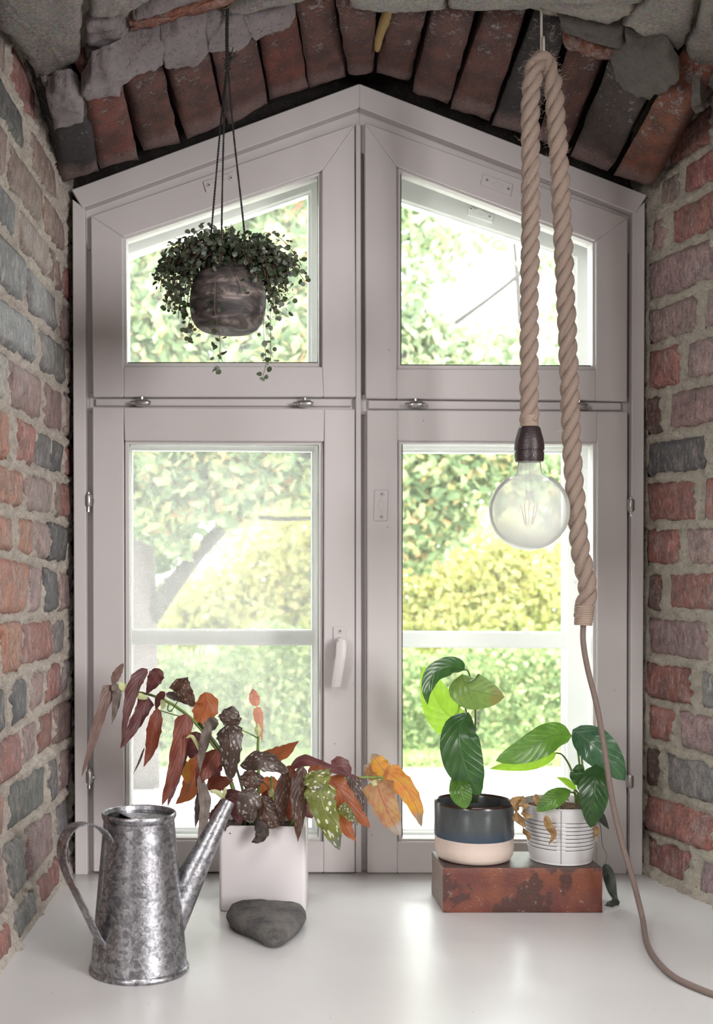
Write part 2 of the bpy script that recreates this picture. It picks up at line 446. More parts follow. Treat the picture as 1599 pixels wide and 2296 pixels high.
LB = [[(-90, -10, 'P'), (0, 60, 'R'), (70, 140, 'B')], [(-80, 18, 'P'), (25, 82, 'R'), (126, 147, 'R')], [(-70, 55, 'D'), (70, 127, 'B')], [(-90, 12, 'P'), (18, 93, 'B'), (97, 144, 'B')],
      [(-60, 35, 'D'), (42, 107, 'P'), (110, 122, 'B'), (125, 138, 'B'), (140, 156, 'R')], [(-80, 55, 'D'), (62, 128, 'G'), (136, 157, 'P')],
      [(-50, 78, 'G'), (89, 146, 'G'), (149, 160, 'P')], [(-90, 12, 'W'), (20, 94, 'P'), (97, 143, 'P'), (145, 157, 'B')],
      [(-60, 18, 'O'), (40, 77, 'R'), (80, 113, 'G'), (114.5, 143, 'D'), (145, 160, 'R')], [(-60, 52, 'O'), (57, 118, 'P'), (122, 136, 'B'), (137.5, 152, 'R')],
      [(-70, 33, 'O'), (40, 76, 'O'), (80, 108, 'P'), (110, 151, 'D')], [(-50, 62, 'O'), (64, 97, 'P'), (99, 131, 'D'), (133, 156, 'P')],
      [(-80, -6, 'R'), (0, 46, 'O'), (47.5, 117, 'R'), (119, 146, 'G')], [(-70, 10, 'D'), (22, 62, 'D'), (70, 102, 'P'), (104, 134, 'R'), (136, 153, 'G')],
      [(-60, 43, 'R'), (46, 82, 'P'), (84, 120, 'R'), (122, 158, 'B')], [(-70, 10, 'O'), (20, 102, 'D'), (110, 126, 'G'), (130, 160, 'P')],
      [(-70, 5, 'P'), (10, 52, 'G'), (54, 116, 'P'), (125, 158, 'G')], [(-90, -8, 'R'), (0, 62, 'G'), (68, 125, 'R'), (135, 152, 'P')]]
RLINES = [(300, 120), (360, 215), (420, 320), (488, 415), (584, 523), (689, 633), (781, 739), (884, 849), (983, 953), (1077, 1061), (1180, 1173), (1274, 1276), (1377, 1380),
          (1474, 1500), (1570, 1601), (1663, 1708), (1772, 1816), (1866, 1922), (1950, 2018)]
RB = [[(1470, 1520, 'R'), (1540, 1640, 'B')], [(1490, 1590, 'R'), (1610, 1700, 'P')], [(1484, 1522, 'B'), (1532, 1625, 'R'), (1640, 1750, 'P')], [(1458, 1490, 'P'), (1498, 1640, 'R'), (1655, 1800, 'P')],
      [(1451, 1597, 'P'), (1612, 1760, 'R')], [(1453, 1560, 'P'), (1577, 1720, 'P')], [(1450, 1522, 'R'), (1533, 1690, 'P')], [(1450, 1487, 'M'), (1498, 1660, 'P')],
      [(1448, 1582, 'D'), (1597, 1740, 'B')], [(1449, 1562, 'R'), (1577, 1690, 'R')], [(1450, 1525, 'R'), (1536, 1700, 'P')], [(1450, 1482, 'M'), (1493, 1650, 'R')],
      [(1449, 1586, 'P'), (1602, 1750, 'R')], [(1447, 1550, 'R'), (1572, 1700, 'G')], [(1450, 1511, 'R'), (1524, 1690, 'P')], [(1447, 1478, 'M'), (1491, 1660, 'G')],
      [(1447, 1604, 'R'), (1620, 1780, 'P')], [(1450, 1557, 'R'), (1580, 1700, 'P')]]
def brick_piece(name, surf, d1, d2, zb, zt, col, parent, seed, lift):
    """one brick of a wall: face grid on the wall surface with worn, rounded edges; zb/zt are functions of depth"""
    nu = max(5, int((d2 - d1) / .014)); nv = 7
    vs_, fs = [], []
    ta, tb = R.uniform(-.003, .003), R.uniform(-.003, .003)
    for j in range(nv + 1):
        b_ = j / nv
        for i in range(nu + 1):
            a = i / nu; d_ = d1 + (d2 - d1) * a; z = zb(d_) + (zt(d_) - zb(d_)) * b_
            e = min(min(a, 1 - a) * (d2 - d1), min(b_, 1 - b_) * (zt(d_) - zb(d_)))
            q = (d_, z, seed)
            wob = .0035 if e < .004 else .0
            off = lift + ta * (a - .5) * 2 + tb * (b_ - .5) * 2 + .0028 * nz(q, 26) + .0016 * nz(q, 70, 3)
            off -= .009 * max(0, 1 - e / .010) ** 2
            vs_.append(surf(d_ + wob * nz(q, 60, 9), z + wob * nz(q, 60, 5), off))
    for j in range(nv):
        for i in range(nu):
            k = j * (nu + 1) + i; fs.append((k, k + 1, k + nu + 2, k + nu + 1))
    border = [i for i in range(nu + 1)] + [j * (nu + 1) + nu for j in range(1, nv + 1)] + [nv * (nu + 1) + i for i in range(nu - 1, -1, -1)] + [j * (nu + 1) for j in range(nv - 1, 0, -1)]
    base = len(vs_)
    for k in border:
        j, i = divmod(k, nu + 1); d_ = d1 + (d2 - d1) * i / nu; z = zb(d_) + (zt(d_) - zb(d_)) * j / nv
        vs_.append(surf(d_, z, -.035))
    m = len(border)
    for k in range(m): fs.append((border[k], base + k, base + (k + 1) % m, border[(k + 1) % m]))
    o = mesh(name, vs_, fs, M['brick'], parent, smooth=True); fix_normals(o)
    j = R.uniform(.86, 1.16); o.color = (*[min(1, c * j * R.uniform(.95, 1.05)) for c in col], 1)
    return o
def np_noise(x, y, seed):
    xi = np.floor(x).astype(int); yi = np.floor(y).astype(int); xf = x - xi; yf = y - yi
    def h(a, b):
        n = (a * 374761393 + b * 668265263 + seed * 982451653) & 0x7fffffff
        n = ((n ^ (n >> 13)) * 1274126177) & 0x7fffffff
        return (n & 0xffff) / 65535.0
    u = xf * xf * (3 - 2 * xf); v = yf * yf * (3 - 2 * yf)
    return (h(xi, yi) * (1 - u) + h(xi + 1, yi) * u) * (1 - v) + (h(xi, yi + 1) * (1 - u) + h(xi + 1, yi + 1) * u) * v
def brick_wall(name, surf, dof, lines, bricks, xw, xf, mortar):
    dW, dF = dof(xw), dof(xf)
    def zline(i):
        a, c = lines[i]; zW = CAMH - (a - HY) * dW / F; zF = CAMH - (c - HY) * dF / F
        return lambda d_: zW + (zF - zW) * (dW - d_) / (dW - dF) * (1 if d_ > dF else max(.75, 1 - (dF - d_) * .3))
    recs = []
    for i, row in enumerate(bricks):
        zt, zb = zline(i), zline(i + 1); last = None
        for x1, x2, code in row:
            d1, d2 = sorted((dof(x1), dof(x2))); d2 = min(d2, D + .03)
            recs.append([d1, d2, zb, zt, code]); last = d1 if last is None else min(last, d1)
        while last > D + YF + .1:                               # the wall runs on towards the room
            L = R.choice((.125, .125, .25)); e = last - .016
            recs.append([e - L, e, zb, zt, R.choice('RPRPGBDOPB')]); last = e - L
    nd, nzz = 230, 330
    dd = np.linspace(D + YF + .02, D + .06, nd); zz = np.linspace(-.03, 1.62, nzz)
    DD, ZZ = np.meshgrid(dd, zz)
    sd = np.full(DD.shape, -1.0)
    for d1, d2, zb, zt, _ in recs:
        zbv = np.array([zb(q) for q in dd]) + .006; ztv = np.array([zt(q) for q in dd]) - .006
        ins = np.minimum(np.minimum(DD - d1, d2 - DD), np.minimum(ZZ - zbv[None, :], ztv[None, :] - ZZ))
        sd = np.maximum(sd, ins)
    rag = (np_noise(DD * 90, ZZ * 90, 3) - .5) * .012 + (np_noise(DD * 30, ZZ * 30, 5) - .5) * .011
    t = np.clip((sd + rag + .003) / .009, 0, 1)
    off = (.0015 + (np_noise(DD * 45, ZZ * 45, 8) - .5) * .007 + (np_noise(DD * 110, ZZ * 110, 9) - .5) * .008 + (np_noise(DD * 210, ZZ * 210, 4) - .5) * .006) * (1 - t) + t * -.007
    off += np.where(ZZ < .05, (.05 - ZZ) * .25, 0)
    vs_ = [surf(DD[j, i], ZZ[j, i], off[j, i]) for j in range(nzz) for i in range(nd)]
    fs = [(j * nd + i, j * nd + i + 1, (j + 1) * nd + i + 1, (j + 1) * nd + i) for j in range(nzz - 1) for i in range(nd - 1)]
    wall = structure(mesh(name, vs_, fs, mortar, None, smooth=True))
    for k, (d1, d2, zb, zt, code) in enumerate(recs):
        if zb((d1 + d2) / 2) > 1.5: continue
        zt2 = (lambda f_: lambda q: f_(q) - .006)(zt); zb2 = (lambda f_: lambda q: max(.003, f_(q) + .006))(zb)
        brick_piece('brick', surf, d1, d2, zb2, zt2, PAL[code], wall, k * 1.7, R.uniform(.000, .006))
    return wall
wall_l = brick_wall('wall_left', wl, dl, LLINES, LB, 150, 0, M['mortar'])
wall_r = brick_wall('wall_right', wr, dr, RLINES, RB, 1451, 1599, M['mortar_r'])

# wall around the window opening (behind the casing)
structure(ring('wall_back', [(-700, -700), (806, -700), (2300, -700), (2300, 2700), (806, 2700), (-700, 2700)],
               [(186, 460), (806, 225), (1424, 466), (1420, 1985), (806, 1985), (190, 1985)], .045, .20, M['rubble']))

# ---------------------------------------------------------------- windowsill
def sill():
    nx, ny = 60, 44; vs_, fs = [], []
    for j in range(ny + 1):
        for i in range(nx + 1):
            x = -.48 + 1.66 * i / nx; y = YF - .02 + (.06 - YF) * j / ny
            vs_.append((x, y, .0004 * nz((x, y, 0), 9)))
    for j in range(ny):
        for i in range(nx):
            k = j * (nx + 1) + i; fs.append((k, k + 1, k + nx + 2, k + nx + 1))
    o = mesh('windowsill', vs_, fs, M['sill'], None, smooth=True)
    return structure(o)
sill()
b = MB(); b.box((.35, (YF - .02 + .06) / 2, -.06), 1.66, 1.1, .1)
structure(b.build('trim_1', M['sill']))

# ---------------------------------------------------------------- ceiling: brick arch and rough stone vault
PX = [-.60, -.45, -.36, -.26, -.06, .2, .45, .6, .73, .85, 1.1]
PZ = [1.37, 1.385, 1.405, 1.415, 1.485, 1.503, 1.485, 1.445, 1.425, 1.41, 1.37]
def prof(x): return float(np.interp(x, PX, PZ))
def vault_pt(x, y):
    lo, hi = .5, 2.4
    for _ in range(40):
        m = (lo + hi) / 2; p = P(x, y, m)
        if p.z < prof(p.x): lo = m
        else: hi = m
    return P(x, y, lo)
def grid_surface(name, f, nu, nv, mat, parent=None):
    vs_ = [f(i / nu, j / nv) for j in range(nv + 1) for i in range(nu + 1)]
    fs = [(j * (nu + 1) + i, j * (nu + 1) + i + 1, (j + 1) * (nu + 1) + i + 1, (j + 1) * (nu + 1) + i) for j in range(nv) for i in range(nu)]
    return mesh(name, vs_, fs, mat, parent, smooth=True)
def vf(u, v):
    x = -.55 + 1.6 * u; y = (YF + .0) + (1.90 - D - YF) * v
    q = (x, y, 0)
    return Vector((x, y, prof(x) + .014 + .012 * nz(q, 9, 2) + .005 * nz(q, 40, 4)))
ceiling = structure(grid_surface('ceiling', vf, 150, 70, M['mortar_r']))
def bf(u, v):
    x = -.55 + 1.6 * u; y = 1.86 - D + .5 * v
    return Vector((x, y, prof(x) + .09 + .01 * nz((x, y, 0), 20)))
grid_surface('vault_backing', bf, 60, 12, M['rubble'], ceiling)
def blob_piece(name, poly, mat, thick=.03, bulge=.012, rough=.004, seed=0., color=None, on=vault_pt, n=84, lift=0.0):
    pts = [on(x, y) if len((x, y)) == 2 else None for x, y in poly]
    per = []
    m = len(pts)
    for i in range(n):
        t = i / n * m; k = int(t); per.append(pts[k].lerp(pts[(k + 1) % m], t - k))
    c = sum(per, Vector()) / n
    vs_, fs = [], []
    rings_ = [(1.0, thick), (1.0, .003), (.985, -bulge * .28), (.95, -bulge * .55), (.89, -bulge * .78), (.8, -bulge * .92), (.68, -bulge), (.52, -bulge), (.34, -bulge), (.16, -bulge)]
    for s_, dz in rings_:
        for p in per:
            q = c + (p - c) * s_
            jig = 1 + (.07 * nz(q, 34, seed) + .07 * nz(q, 90, seed)) * (1 if s_ > .9 else max(0, (s_ - .5) / .4))
            q = c + (p - c) * s_ * jig
            r_ = 0 if dz > 0.01 else rough
            vs_.append(Vector((q.x, q.y, q.z + dz + lift + r_ * (nz(q, 22, seed) + .7 * nz(q, 55, seed) + .4 * nz(q, 120, seed)))))
    nr = len(rings_)
    for j in range(nr - 1):
        for i in range(n): fs.append((j * n + i, j * n + (i + 1) % n, (j + 1) * n + (i + 1) % n, (j + 1) * n + i))
    vs_.append(Vector((c.x, c.y, c.z - bulge + lift))); cc = len(vs_) - 1
    for i in range(n): fs.append(((nr - 1) * n + i, (nr - 1) * n + (i + 1) % n, cc))
    o = mesh(name, vs_, fs, mat, ceiling, smooth=True); fix_normals(o)
    if color: o.color = (*color, 1)
    return o
def voussoir(fl, fr, nr_, nl, col, seed, df=2.17, dn=1.90):
    A, B, C_, E = P(fl[0], fl[1] + 9, df), P(fr[0], fr[1] + 9, df), P(*nr_, dn), P(*nl, dn)
    nu, nv = 6, 14; vs_, fs, uvs = [], [], []
    dz = R.uniform(-.004, .004)
    for j in range(nv + 1):
        for i in range(nu + 1):
            a, b_ = i / nu, j / nv
            p = A.lerp(B, a).lerp(E.lerp(C_, a), b_)
            e = min(min(a, 1 - a) * .075, min(b_, 1 - b_) * .27)
            off = dz + .004 * nz((p.x, p.y, seed), 25) + .003 * nz((p.x, p.y, seed), 60) + .006 * max(0, 1 - e / .009) ** 2
            off += .004 * max(0, 1 - b_ / .12) ** 1.5
            q = Vector((p.x + .003 * nz((p.x, p.y, seed), 45, 8), p.y, p.z + off))
            vs_.append(q); uvs.append((a, b_))
    for j in range(nv):
        for i in range(nu):
            k = j * (nu + 1) + i; fs.append((k, k + 1, k + nu + 2, k + nu + 1))
    border = [i for i in range(nu + 1)] + [j * (nu + 1) + nu for j in range(1, nv + 1)] + [nv * (nu + 1) + i for i in range(nu - 1, -1, -1)] + [j * (nu + 1) for j in range(nv - 1, 0, -1)]
    base = len(vs_); cx = (A.x + B.x) / 2
    for k in border:
        p = vs_[k]; vs_.append(Vector((p.x + (p.x - .2) * .10, p.y, p.z + .085))); uvs.append(uvs[k])
    m = len(border)
    for k in range(m): fs.append((border[k], base + k, base + (k + 1) % m, border[(k + 1) % m]))
    o = mesh('brick', vs_, fs, M['arch_brick'], ceiling, smooth=True, uvs=uvs); fix_normals(o)
    o.color = (*col, 1); return o
def m_arch():
    N = Nodes('arch_brick_clay'); c = N.coord(); oc = N.n('ShaderNodeObjectInfo').outputs['Color']; uv = N.n('ShaderNodeSeparateXYZ', Vector=N.coord('UV'))
    big = N.noise(c, 30, 4, .6)
    col = N.mix(N.ramp(big, [(.38, 0), (.6, 1)]), oc, N.mix(.6, oc, (.03, .025, .025)))
    end = N.ramp(N.math('ADD', uv.outputs[1], N.math('MULTIPLY', N.math('SUBTRACT', N.noise(c, 22, 5), .5), .22)), [(.13, 1), (.22, 0)])
    col = N.mix(N.math('MULTIPLY', end, .8), col, (.20, .135, .125))
    lime = N.noise(c, 60, 8, .8)
    near = N.ramp(uv.outputs[1], [(.3, .0), (1, .09)])
    col = N.mix(N.math('MULTIPLY', N.ramp(N.math('ADD', lime, near), [(.60, 0), (.68, 1)]), .75), col, (.34, .29, .28))
    fine = N.noise(c, 300, 4)
    col = N.mix(N.math('MULTIPLY', N.ramp(fine, [(.36, 1), (.5, 0)]), .5), col, (.02, .015, .014))
    p = N.principled(Base_Color=col, Roughness=.85, Normal=N.bump(N.math('ADD', N.noise(c, 70, 8, .7), N.math('MULTIPLY', fine, .3)), .8, .006))
    return N.finish(p)
M['arch_brick'] = m_arch()
VOU = [((140, 414), (222, 392), (190, 195), (104, 205), 'K'), ((225, 378), (312, 358), (270, 180), (187, 200), 'R'), ((322, 345), (404, 325), (352, 110), (275, 140), 'm'),
       ((420, 318), (505, 285), (455, 70), (362, 105), 'm'), ((512, 280), (602, 232), (566, 35), (465, 65), 'm'), ((607, 228), (692, 203), (657, -5), (568, 20), 'R'),
       ((695, 198), (775, 175), (745, -10), (662, 0), 'm'), ((782, 165), (836, 158), (846, 10), (755, 14), 'm'), ((842, 170), (918, 190), (962, 14), (885, 14), 'm'),
       ((927, 205), (1005, 236), (1070, 18), (975, 16), 'm'), ((1010, 245), (1098, 275), (1180, 30), (1095, 18), 'm'), ((1104, 285), (1190, 312), (1270, 70), (1200, 30), 'K'),
       ((1202, 318), (1266, 345), (1372, 90), (1290, 75), 'r'), ((1280, 352), (1362, 390), (1478, 175), (1390, 95), 'k'), ((1375, 394), (1462, 420), (1560, 225), (1492, 190), 'o')]
VC = {'K': (.035, .032, .032), 'R': (.20, .062, .045), 'm': (.15, .065, .052), 'r': (.13, .05, .035), 'k': (.075, .055, .048), 'o': (.22, .075, .04)}
for i, (a, b_, c_, e, k) in enumerate(VOU): voussoir(a, b_, c_, e, VC[k], i * 3.1)
# pieces of the vault in front of the arch: granite blocks, brick bits and plaster dabs
for k, (nm, poly, mt, kw) in enumerate([
    ('stone', [(-40, -120), (-10, 40), (42, 84), (82, 160), (120, 158), (178, 128), (182, 60), (178, -120)], 'granite', dict(bulge=.02)),
    ('stone', [(196, -110), (200, 24), (250, 28), (300, 12), (345, -20), (350, -110)], 'granite', dict(bulge=.016)),
    ('plaster_patch', [(190, 50), (215, 32), (262, 36), (288, 62), (284, 84), (240, 98), (194, 92)], 'plaster', dict(bulge=.012)),
    ('plaster_patch', [(296, 40), (345, 2), (420, -30), (480, -60), (480, -20), (400, 8)], 'plaster', dict(bulge=.01)),
    ('brick', [(292, 45), (380, 22), (482, -8), (560, -40), (566, -22), (482, 14), (384, 42), (296, 62)], 'brick', dict(bulge=.003, lift=-.004, color=(.36, .13, .075))),
    ('stone', [(200, 104), (290, 72), (380, 52), (400, 62), (290, 112), (206, 150), (190, 140)], 'granite', dict(bulge=.008)),
    ('stone', [(395, 48), (480, 24), (660, -30), (690, -10), (650, 0), (482, 46), (402, 62)], 'granite', dict(bulge=.008)),
    ('brick', [(160, 150), (172, 130), (188, 128), (202, 148), (196, 166), (178, 168)], 'brick', dict(bulge=.014, color=(.22, .07, .035))),
    ('brick', [(92, 184), (104, 176), (122, 180), (132, 195), (118, 204), (100, 204)], 'brick', dict(bulge=.014, color=(.22, .075, .04))),
    ('plaster_patch', [(135, 190), (160, 165), (200, 160), (206, 180), (180, 196), (150, 202)], 'mortar', dict(bulge=.010)),
    ('stone', [(770, -110), (784, 8), (880, 17), (1000, 14), (1010, -110)], 'granite_r', dict(bulge=.014)),
    ('stone', [(1010, -110), (1004, 12), (1120, 8), (1200, 5), (1262, 20), (1385, 46), (1450, -20), (1440, -110)], 'granite_r', dict(bulge=.014)),
    ('stone', [(1452, -110), (1455, -10), (1396, 50), (1470, 78), (1522, 104), (1550, 60), (1580, -110)], 'granite_r', dict(bulge=.014)),
    ('stone', [(1560, 60), (1590, -100), (1720, -100), (1720, 220), (1640, 215), (1592, 186), (1556, 140), (1534, 84)], 'granite_r', dict(bulge=.02)),
    ('plaster_patch', [(1250, 22), (1330, 40), (1400, 58), (1405, 90), (1340, 74), (1256, 50)], 'plaster_r', dict(bulge=.02)),
    ('plaster_patch', [(1400, 60), (1450, 78), (1508, 100), (1470, 104), (1404, 92)], 'plaster_r', dict(bulge=.02)),
    ('brick', [(1258, 54), (1320, 72), (1386, 92), (1376, 108), (1320, 98), (1262, 80)], 'brick', dict(bulge=.024, color=(.20, .06, .025))),
]):
    blob_piece(nm, poly, M[mt], seed=k * 2.3, **kw)
# plaster dabs lying over the near ends of the arch bricks
NPX = sorted((P(x, y, 1.90).x, P(x, y, 1.90).z) for v in VOU for x, y in (v[2], v[3]))
FPX = sorted((P(x, y + 9, 2.17).x, P(x, y + 9, 2.17).z) for v in VOU for x, y in (v[0], v[1]))
def arch_z(x, d_):
    t = min(1, max(0, (d_ - 1.90) / .27))
    return (1 - t) * float(np.interp(x, *zip(*NPX))) + t * float(np.interp(x, *zip(*FPX)))
def arch_pt(x, y):
    lo, hi = 1.7, 2.3
    for _ in range(30):
        m = (lo + hi) / 2; p = P(x, y, m)
        if p.z < arch_z(p.x, m): lo = m
        else: hi = m
    return P(x, y, lo)
for k, (poly, mt, dd) in enumerate([
    ([(104, 210), (126, 192), (160, 190), (184, 206), (188, 262), (150, 274), (122, 284)], 'plaster', 0),
    ([(186, 196), (206, 152), (250, 134), (290, 112), (300, 160), (272, 186), (268, 204), (232, 212), (192, 218)], 'plaster', 0),
    ([(288, 112), (345, 86), (372, 84), (366, 140), (345, 152), (300, 160), (286, 166)], 'plaster', 0),
    ([(362, 84), (400, 62), (462, 50), (470, 110), (446, 136), (410, 146), (368, 142)], 'plaster', 0),
    ([(460, 52), (545, 32), (566, 70), (560, 90), (520, 108), (470, 110)], 'plaster', 0),
    ([(544, 34), (600, 14), (652, 2), (662, 30), (650, 52), (610, 66), (574, 82), (560, 70)], 'plaster', 0),
    ([(1368, 100), (1400, 92), (1482, 108), (1526, 165), (1498, 198), (1452, 212), (1400, 200), (1374, 158)], 'plaster_r', 0),
    ([(1552, 200), (1570, 205), (1582, 235), (1560, 248), (1550, 225)], 'plaster_r', 0),
]):
    blob_piece('plaster_patch', poly, M[mt], thick=.03, bulge=.005, rough=.0045, seed=40 + k * 1.9, on=arch_pt, lift=-.005)
M['foam'] = m_plain('yellow_foam', (.30, .20, .075), .8, 0, .6, 90, .4)
fo = tube('insulation_strip', spline([P(880, 8, 1.93), P(866, 40, 1.97), P(852, 78, 2.02), P(846, 112, 2.06)], 14), [.012, .012, .011, .012, .010, .011, .010, .009, .009, .008, .008, .007, .007, .006, .005], M['foam'], ceiling, 8)
lab(fo, 'yellow foam squeezed out between two arch bricks')

# ---------------------------------------------------------------- window
win = bpy.data.objects.new('window_1', None); COL.objects.link(win); structure(win); WLOC['window_1'] = (0, 0, 0)
slab('casing_board', [(160, 425), (806, 187), (806, 240), (184, 466)], -.014, .04, M['paint'], win)
slab('casing_board', [(806, 187), (1452, 437), (1426, 479), (806, 240)], -.014, .04, M['paint'], win)
slab('casing_board', [(162, 446), (190, 467), (196, 1962), (168, 1962)], -.012, .04, M['paint'], win)
slab('casing_board', [(1447, 452), (1419, 478), (1413, 1966), (1441, 1966)], -.012, .04, M['paint'], win)
# frame behind, in the gaps between casing and sashes
slab('frame_head', [(182, 466), (806, 239), (806, 340), (196, 560)], .010, .055, M['paint'], win)
slab('frame_head', [(806, 239), (1428, 478), (1420, 570), (806, 340)], .010, .055, M['paint'], win)
slab('frame_post', [(186, 470), (226, 480), (228, 1965), (190, 1965)], .016, .055, M['paint'], win)
slab('frame_post', [(1425, 480), (1385, 490), (1385, 1968), (1418, 1968)], .016, .055, M['paint'], win)
slab('mullion', [(780, 262), (840, 270), (842, 1968), (780, 1965)], .022, .06, M['paint'], win)
slab('mullion_strip', [(798, 276), (809, 280), (811, 1958), (797, 1957)], .002, .03, M['paint'], win)
slab('transom', [(200, 880), (1415, 888), (1415, 935), (200, 925)], .014, .055, M['paint'], win)
slab('frame_base', [(190, 1940), (1418, 1944), (1418, 1985), (190, 1985)], .02, .055, M['paint'], win)
slab('transom_strip', [(214, 894), (788, 894), (788, 911), (214, 910)], .006, .03, M['paint'], win)
slab('transom_strip', [(826, 897), (1394, 903), (1394, 920), (826, 917)], .006, .03, M['paint'], win)
def shrink(poly, k):
    c = (sum(p[0] for p in poly) / 4, sum(p[1] for p in poly) / 4); out = []
    n = len(poly)
    for i in range(n):
        p0, p1, p2 = [np.array(poly[j % n], float) for j in (i - 1, i, i + 1)]
        e1 = (p1 - p0) / np.linalg.norm(p1 - p0); e2 = (p2 - p1) / np.linalg.norm(p2 - p1)
        n1 = np.array((-e1[1], e1[0])); n2 = np.array((-e2[1], e2[0]))
        mid = (n1 + n2); mid /= max(.2, np.dot(mid, n1)); out.append(tuple(p1 + mid * k))
    return out
def sash(I, members, pane_mat):
    s_ = ring('sash', I, shrink(I, 8), .006, .040, M['paint'], win)
    for nm, poly in members: slab(nm, poly, -.004, .044, M['paint'], s_, bev=.0018)
    ring('gasket', shrink(I, 7), shrink(I, 10), .020, .024, M['gasket'], s_)
    slab('glass_pane', shrink(I, 6), .022, .025, pane_mat, s_, bev=0)
    return s_
s_ul = sash([(275, 531), (722, 382), (722, 822), (277, 822)],
            [('stile', [(203, 484), (275, 531), (277, 822), (277, 890), (208, 890)]), ('rail', [(203, 484), (795, 278), (722, 382), (275, 531)]),
             ('stile', [(795, 278), (798, 890), (725, 890), (722, 822), (722, 382)]), ('rail', [(277, 822), (722, 822), (725, 890), (277, 890)])], M['pane'])
s_ur = sash([(890, 372), (1337, 540), (1337, 829), (890, 827)],
            [('stile', [(818, 274), (890, 372), (890, 827), (890, 894), (820, 893)]), ('rail', [(818, 274), (1408, 488), (1337, 540), (890, 372)]),
             ('stile', [(1408, 488), (1407, 900), (1337, 898), (1337, 829), (1337, 540)]), ('rail', [(890, 827), (1337, 829), (1337, 898), (890, 894)])], M['pane'])
s_ll = sash([(281, 987), (723, 989), (723, 1888), (283, 1886)],
            [('stile', [(207, 912), (277, 913), (279, 1955), (209, 1955)]), ('rail', [(277, 913), (727, 916), (726, 990), (279, 988)]),
             ('stile', [(727, 916), (796, 917), (796, 1957), (725, 1957)]), ('rail', [(279, 1885), (725, 1887), (725, 1957), (279, 1955)])], M['pane'])
s_lr = sash([(893, 987), (1338, 989), (1338, 1890), (893, 1889)],
            [('stile', [(823, 919), (892, 919), (892, 1958), (824, 1958)]), ('rail', [(892, 919), (1340, 922), (1340, 990), (892, 988)]),
             ('stile', [(1340, 922), (1408, 923), (1406, 1960), (1338, 1960)]), ('rail', [(892, 1888), (1338, 1890), (1338, 1960), (892, 1958)])], M['pane'])
# outer sashes, 15 cm further out
DO = D + .15
def outer(O, I, bars, pane_mat):
    s_ = ring('outer_sash', O, I, 0, .04, M['paint_glare'], win, d0=DO, bev=.002)
    ring('glazing_bead', I, shrink(I, 6), .008, .03, M['paint_glare'], s_, d0=DO)
    for y0, y1 in bars: slab('crossbar', [(I[0][0] - 4, y0), (I[1][0] + 4, y0 + 2), (I[1][0] + 4, y1 + 2), (I[0][0] - 4, y1)], .002, .036, M['paint_glare'], s_, d0=DO, bev=.003)
    slab('glass_pane', shrink(I, 3), .018, .022, pane_mat, s_, bev=0, d0=DO)
    return s_
outer([(180, 520), (788, 300), (788, 905), (180, 905)], [(283, 573), (697, 428), (697, 845), (283, 845)], [], M['pane_dusty'])
o_ur = outer([(806, 300), (1420, 520), (1420, 905), (806, 905)], [(872, 438), (1293, 578), (1293, 845), (872, 845)], [], M['pane'])
o_ll = outer([(180, 925), (788, 925), (788, 1960), (180, 1960)], [(290, 1003), (705, 1006), (705, 1862), (290, 1862)], [(1411, 1446)], M['pane_dusty'])
o_lr = outer([(806, 925), (1420, 925), (1420, 1960), (806, 1960)], [(872, 1008), (1271, 1010), (1271, 1865), (872, 1865)], [(1416, 1452)], M['pane'])
ms = slab('insect_screen', [(288, 1000), (707, 1004), (707, 1864), (288, 1864)], -.012, -.0118, M['screen'], o_ll, bev=0, d0=DO)
lab(ms, 'fine pale insect mesh over the left pane')
slab('reveal_lining', [(188, 540), (232, 522), (232, 1950), (190, 1950)], .06, .16, M['paint_glare'], win)
slab('reveal_lining', [(1380, 530), (1422, 540), (1418, 1950), (1376, 1950)], .06, .16, M['paint_glare'], win)
slab('reveal_lining', [(785, 290), (822, 290), (822, 1950), (785, 1950)], .062, .16, M['paint_glare'], win)
# hinges
def hinge(x, y, horiz, parent):
    c = P(x, y, D - .008); b = MB()
    u = Vector((1, 0, 0)) if horiz else Vector((0, 0, 1)); v_ = Vector((0, 0, 1)) if horiz else Vector((1, 0, 0))
    L = .012
    b.tube([c - u * L, c - u * (L - .003), c + u * (L - .003), c + u * L], [.0055, .0072, .0072, .0055], 14)
    b.tube([c - u * (L + .004), c - u * (L + .0035), c - u * L], [.003, .004, .004], 10)
    b.tube([c + u * L, c + u * (L + .0035), c + u * (L + .004)], [.004, .004, .003], 10)
    b.tube([c - u * .001 - Vector((0, 0, 0)), c - u * .001 + v_ * .011], .0035, 8)
    b.tube([c + Vector((0, .0, 0)), c + Vector((0, .02, 0))], .004, 8)
    b.tube([c - u * .0125 - u * .001, c - u * .022], .0028, 8)
    return b.build('hinge', M['steel'], parent, True)
hinge(319, 903, True, s_ul); hinge(684, 905, True, s_ul); hinge(934, 907, True, s_ur); hinge(1300, 910, True, s_ur)
hinge(198, 1122, False, s_ll); hinge(200, 1742, False, s_ll); hinge(1415, 1133, False, s_lr); hinge(1413, 1752, False, s_lr)
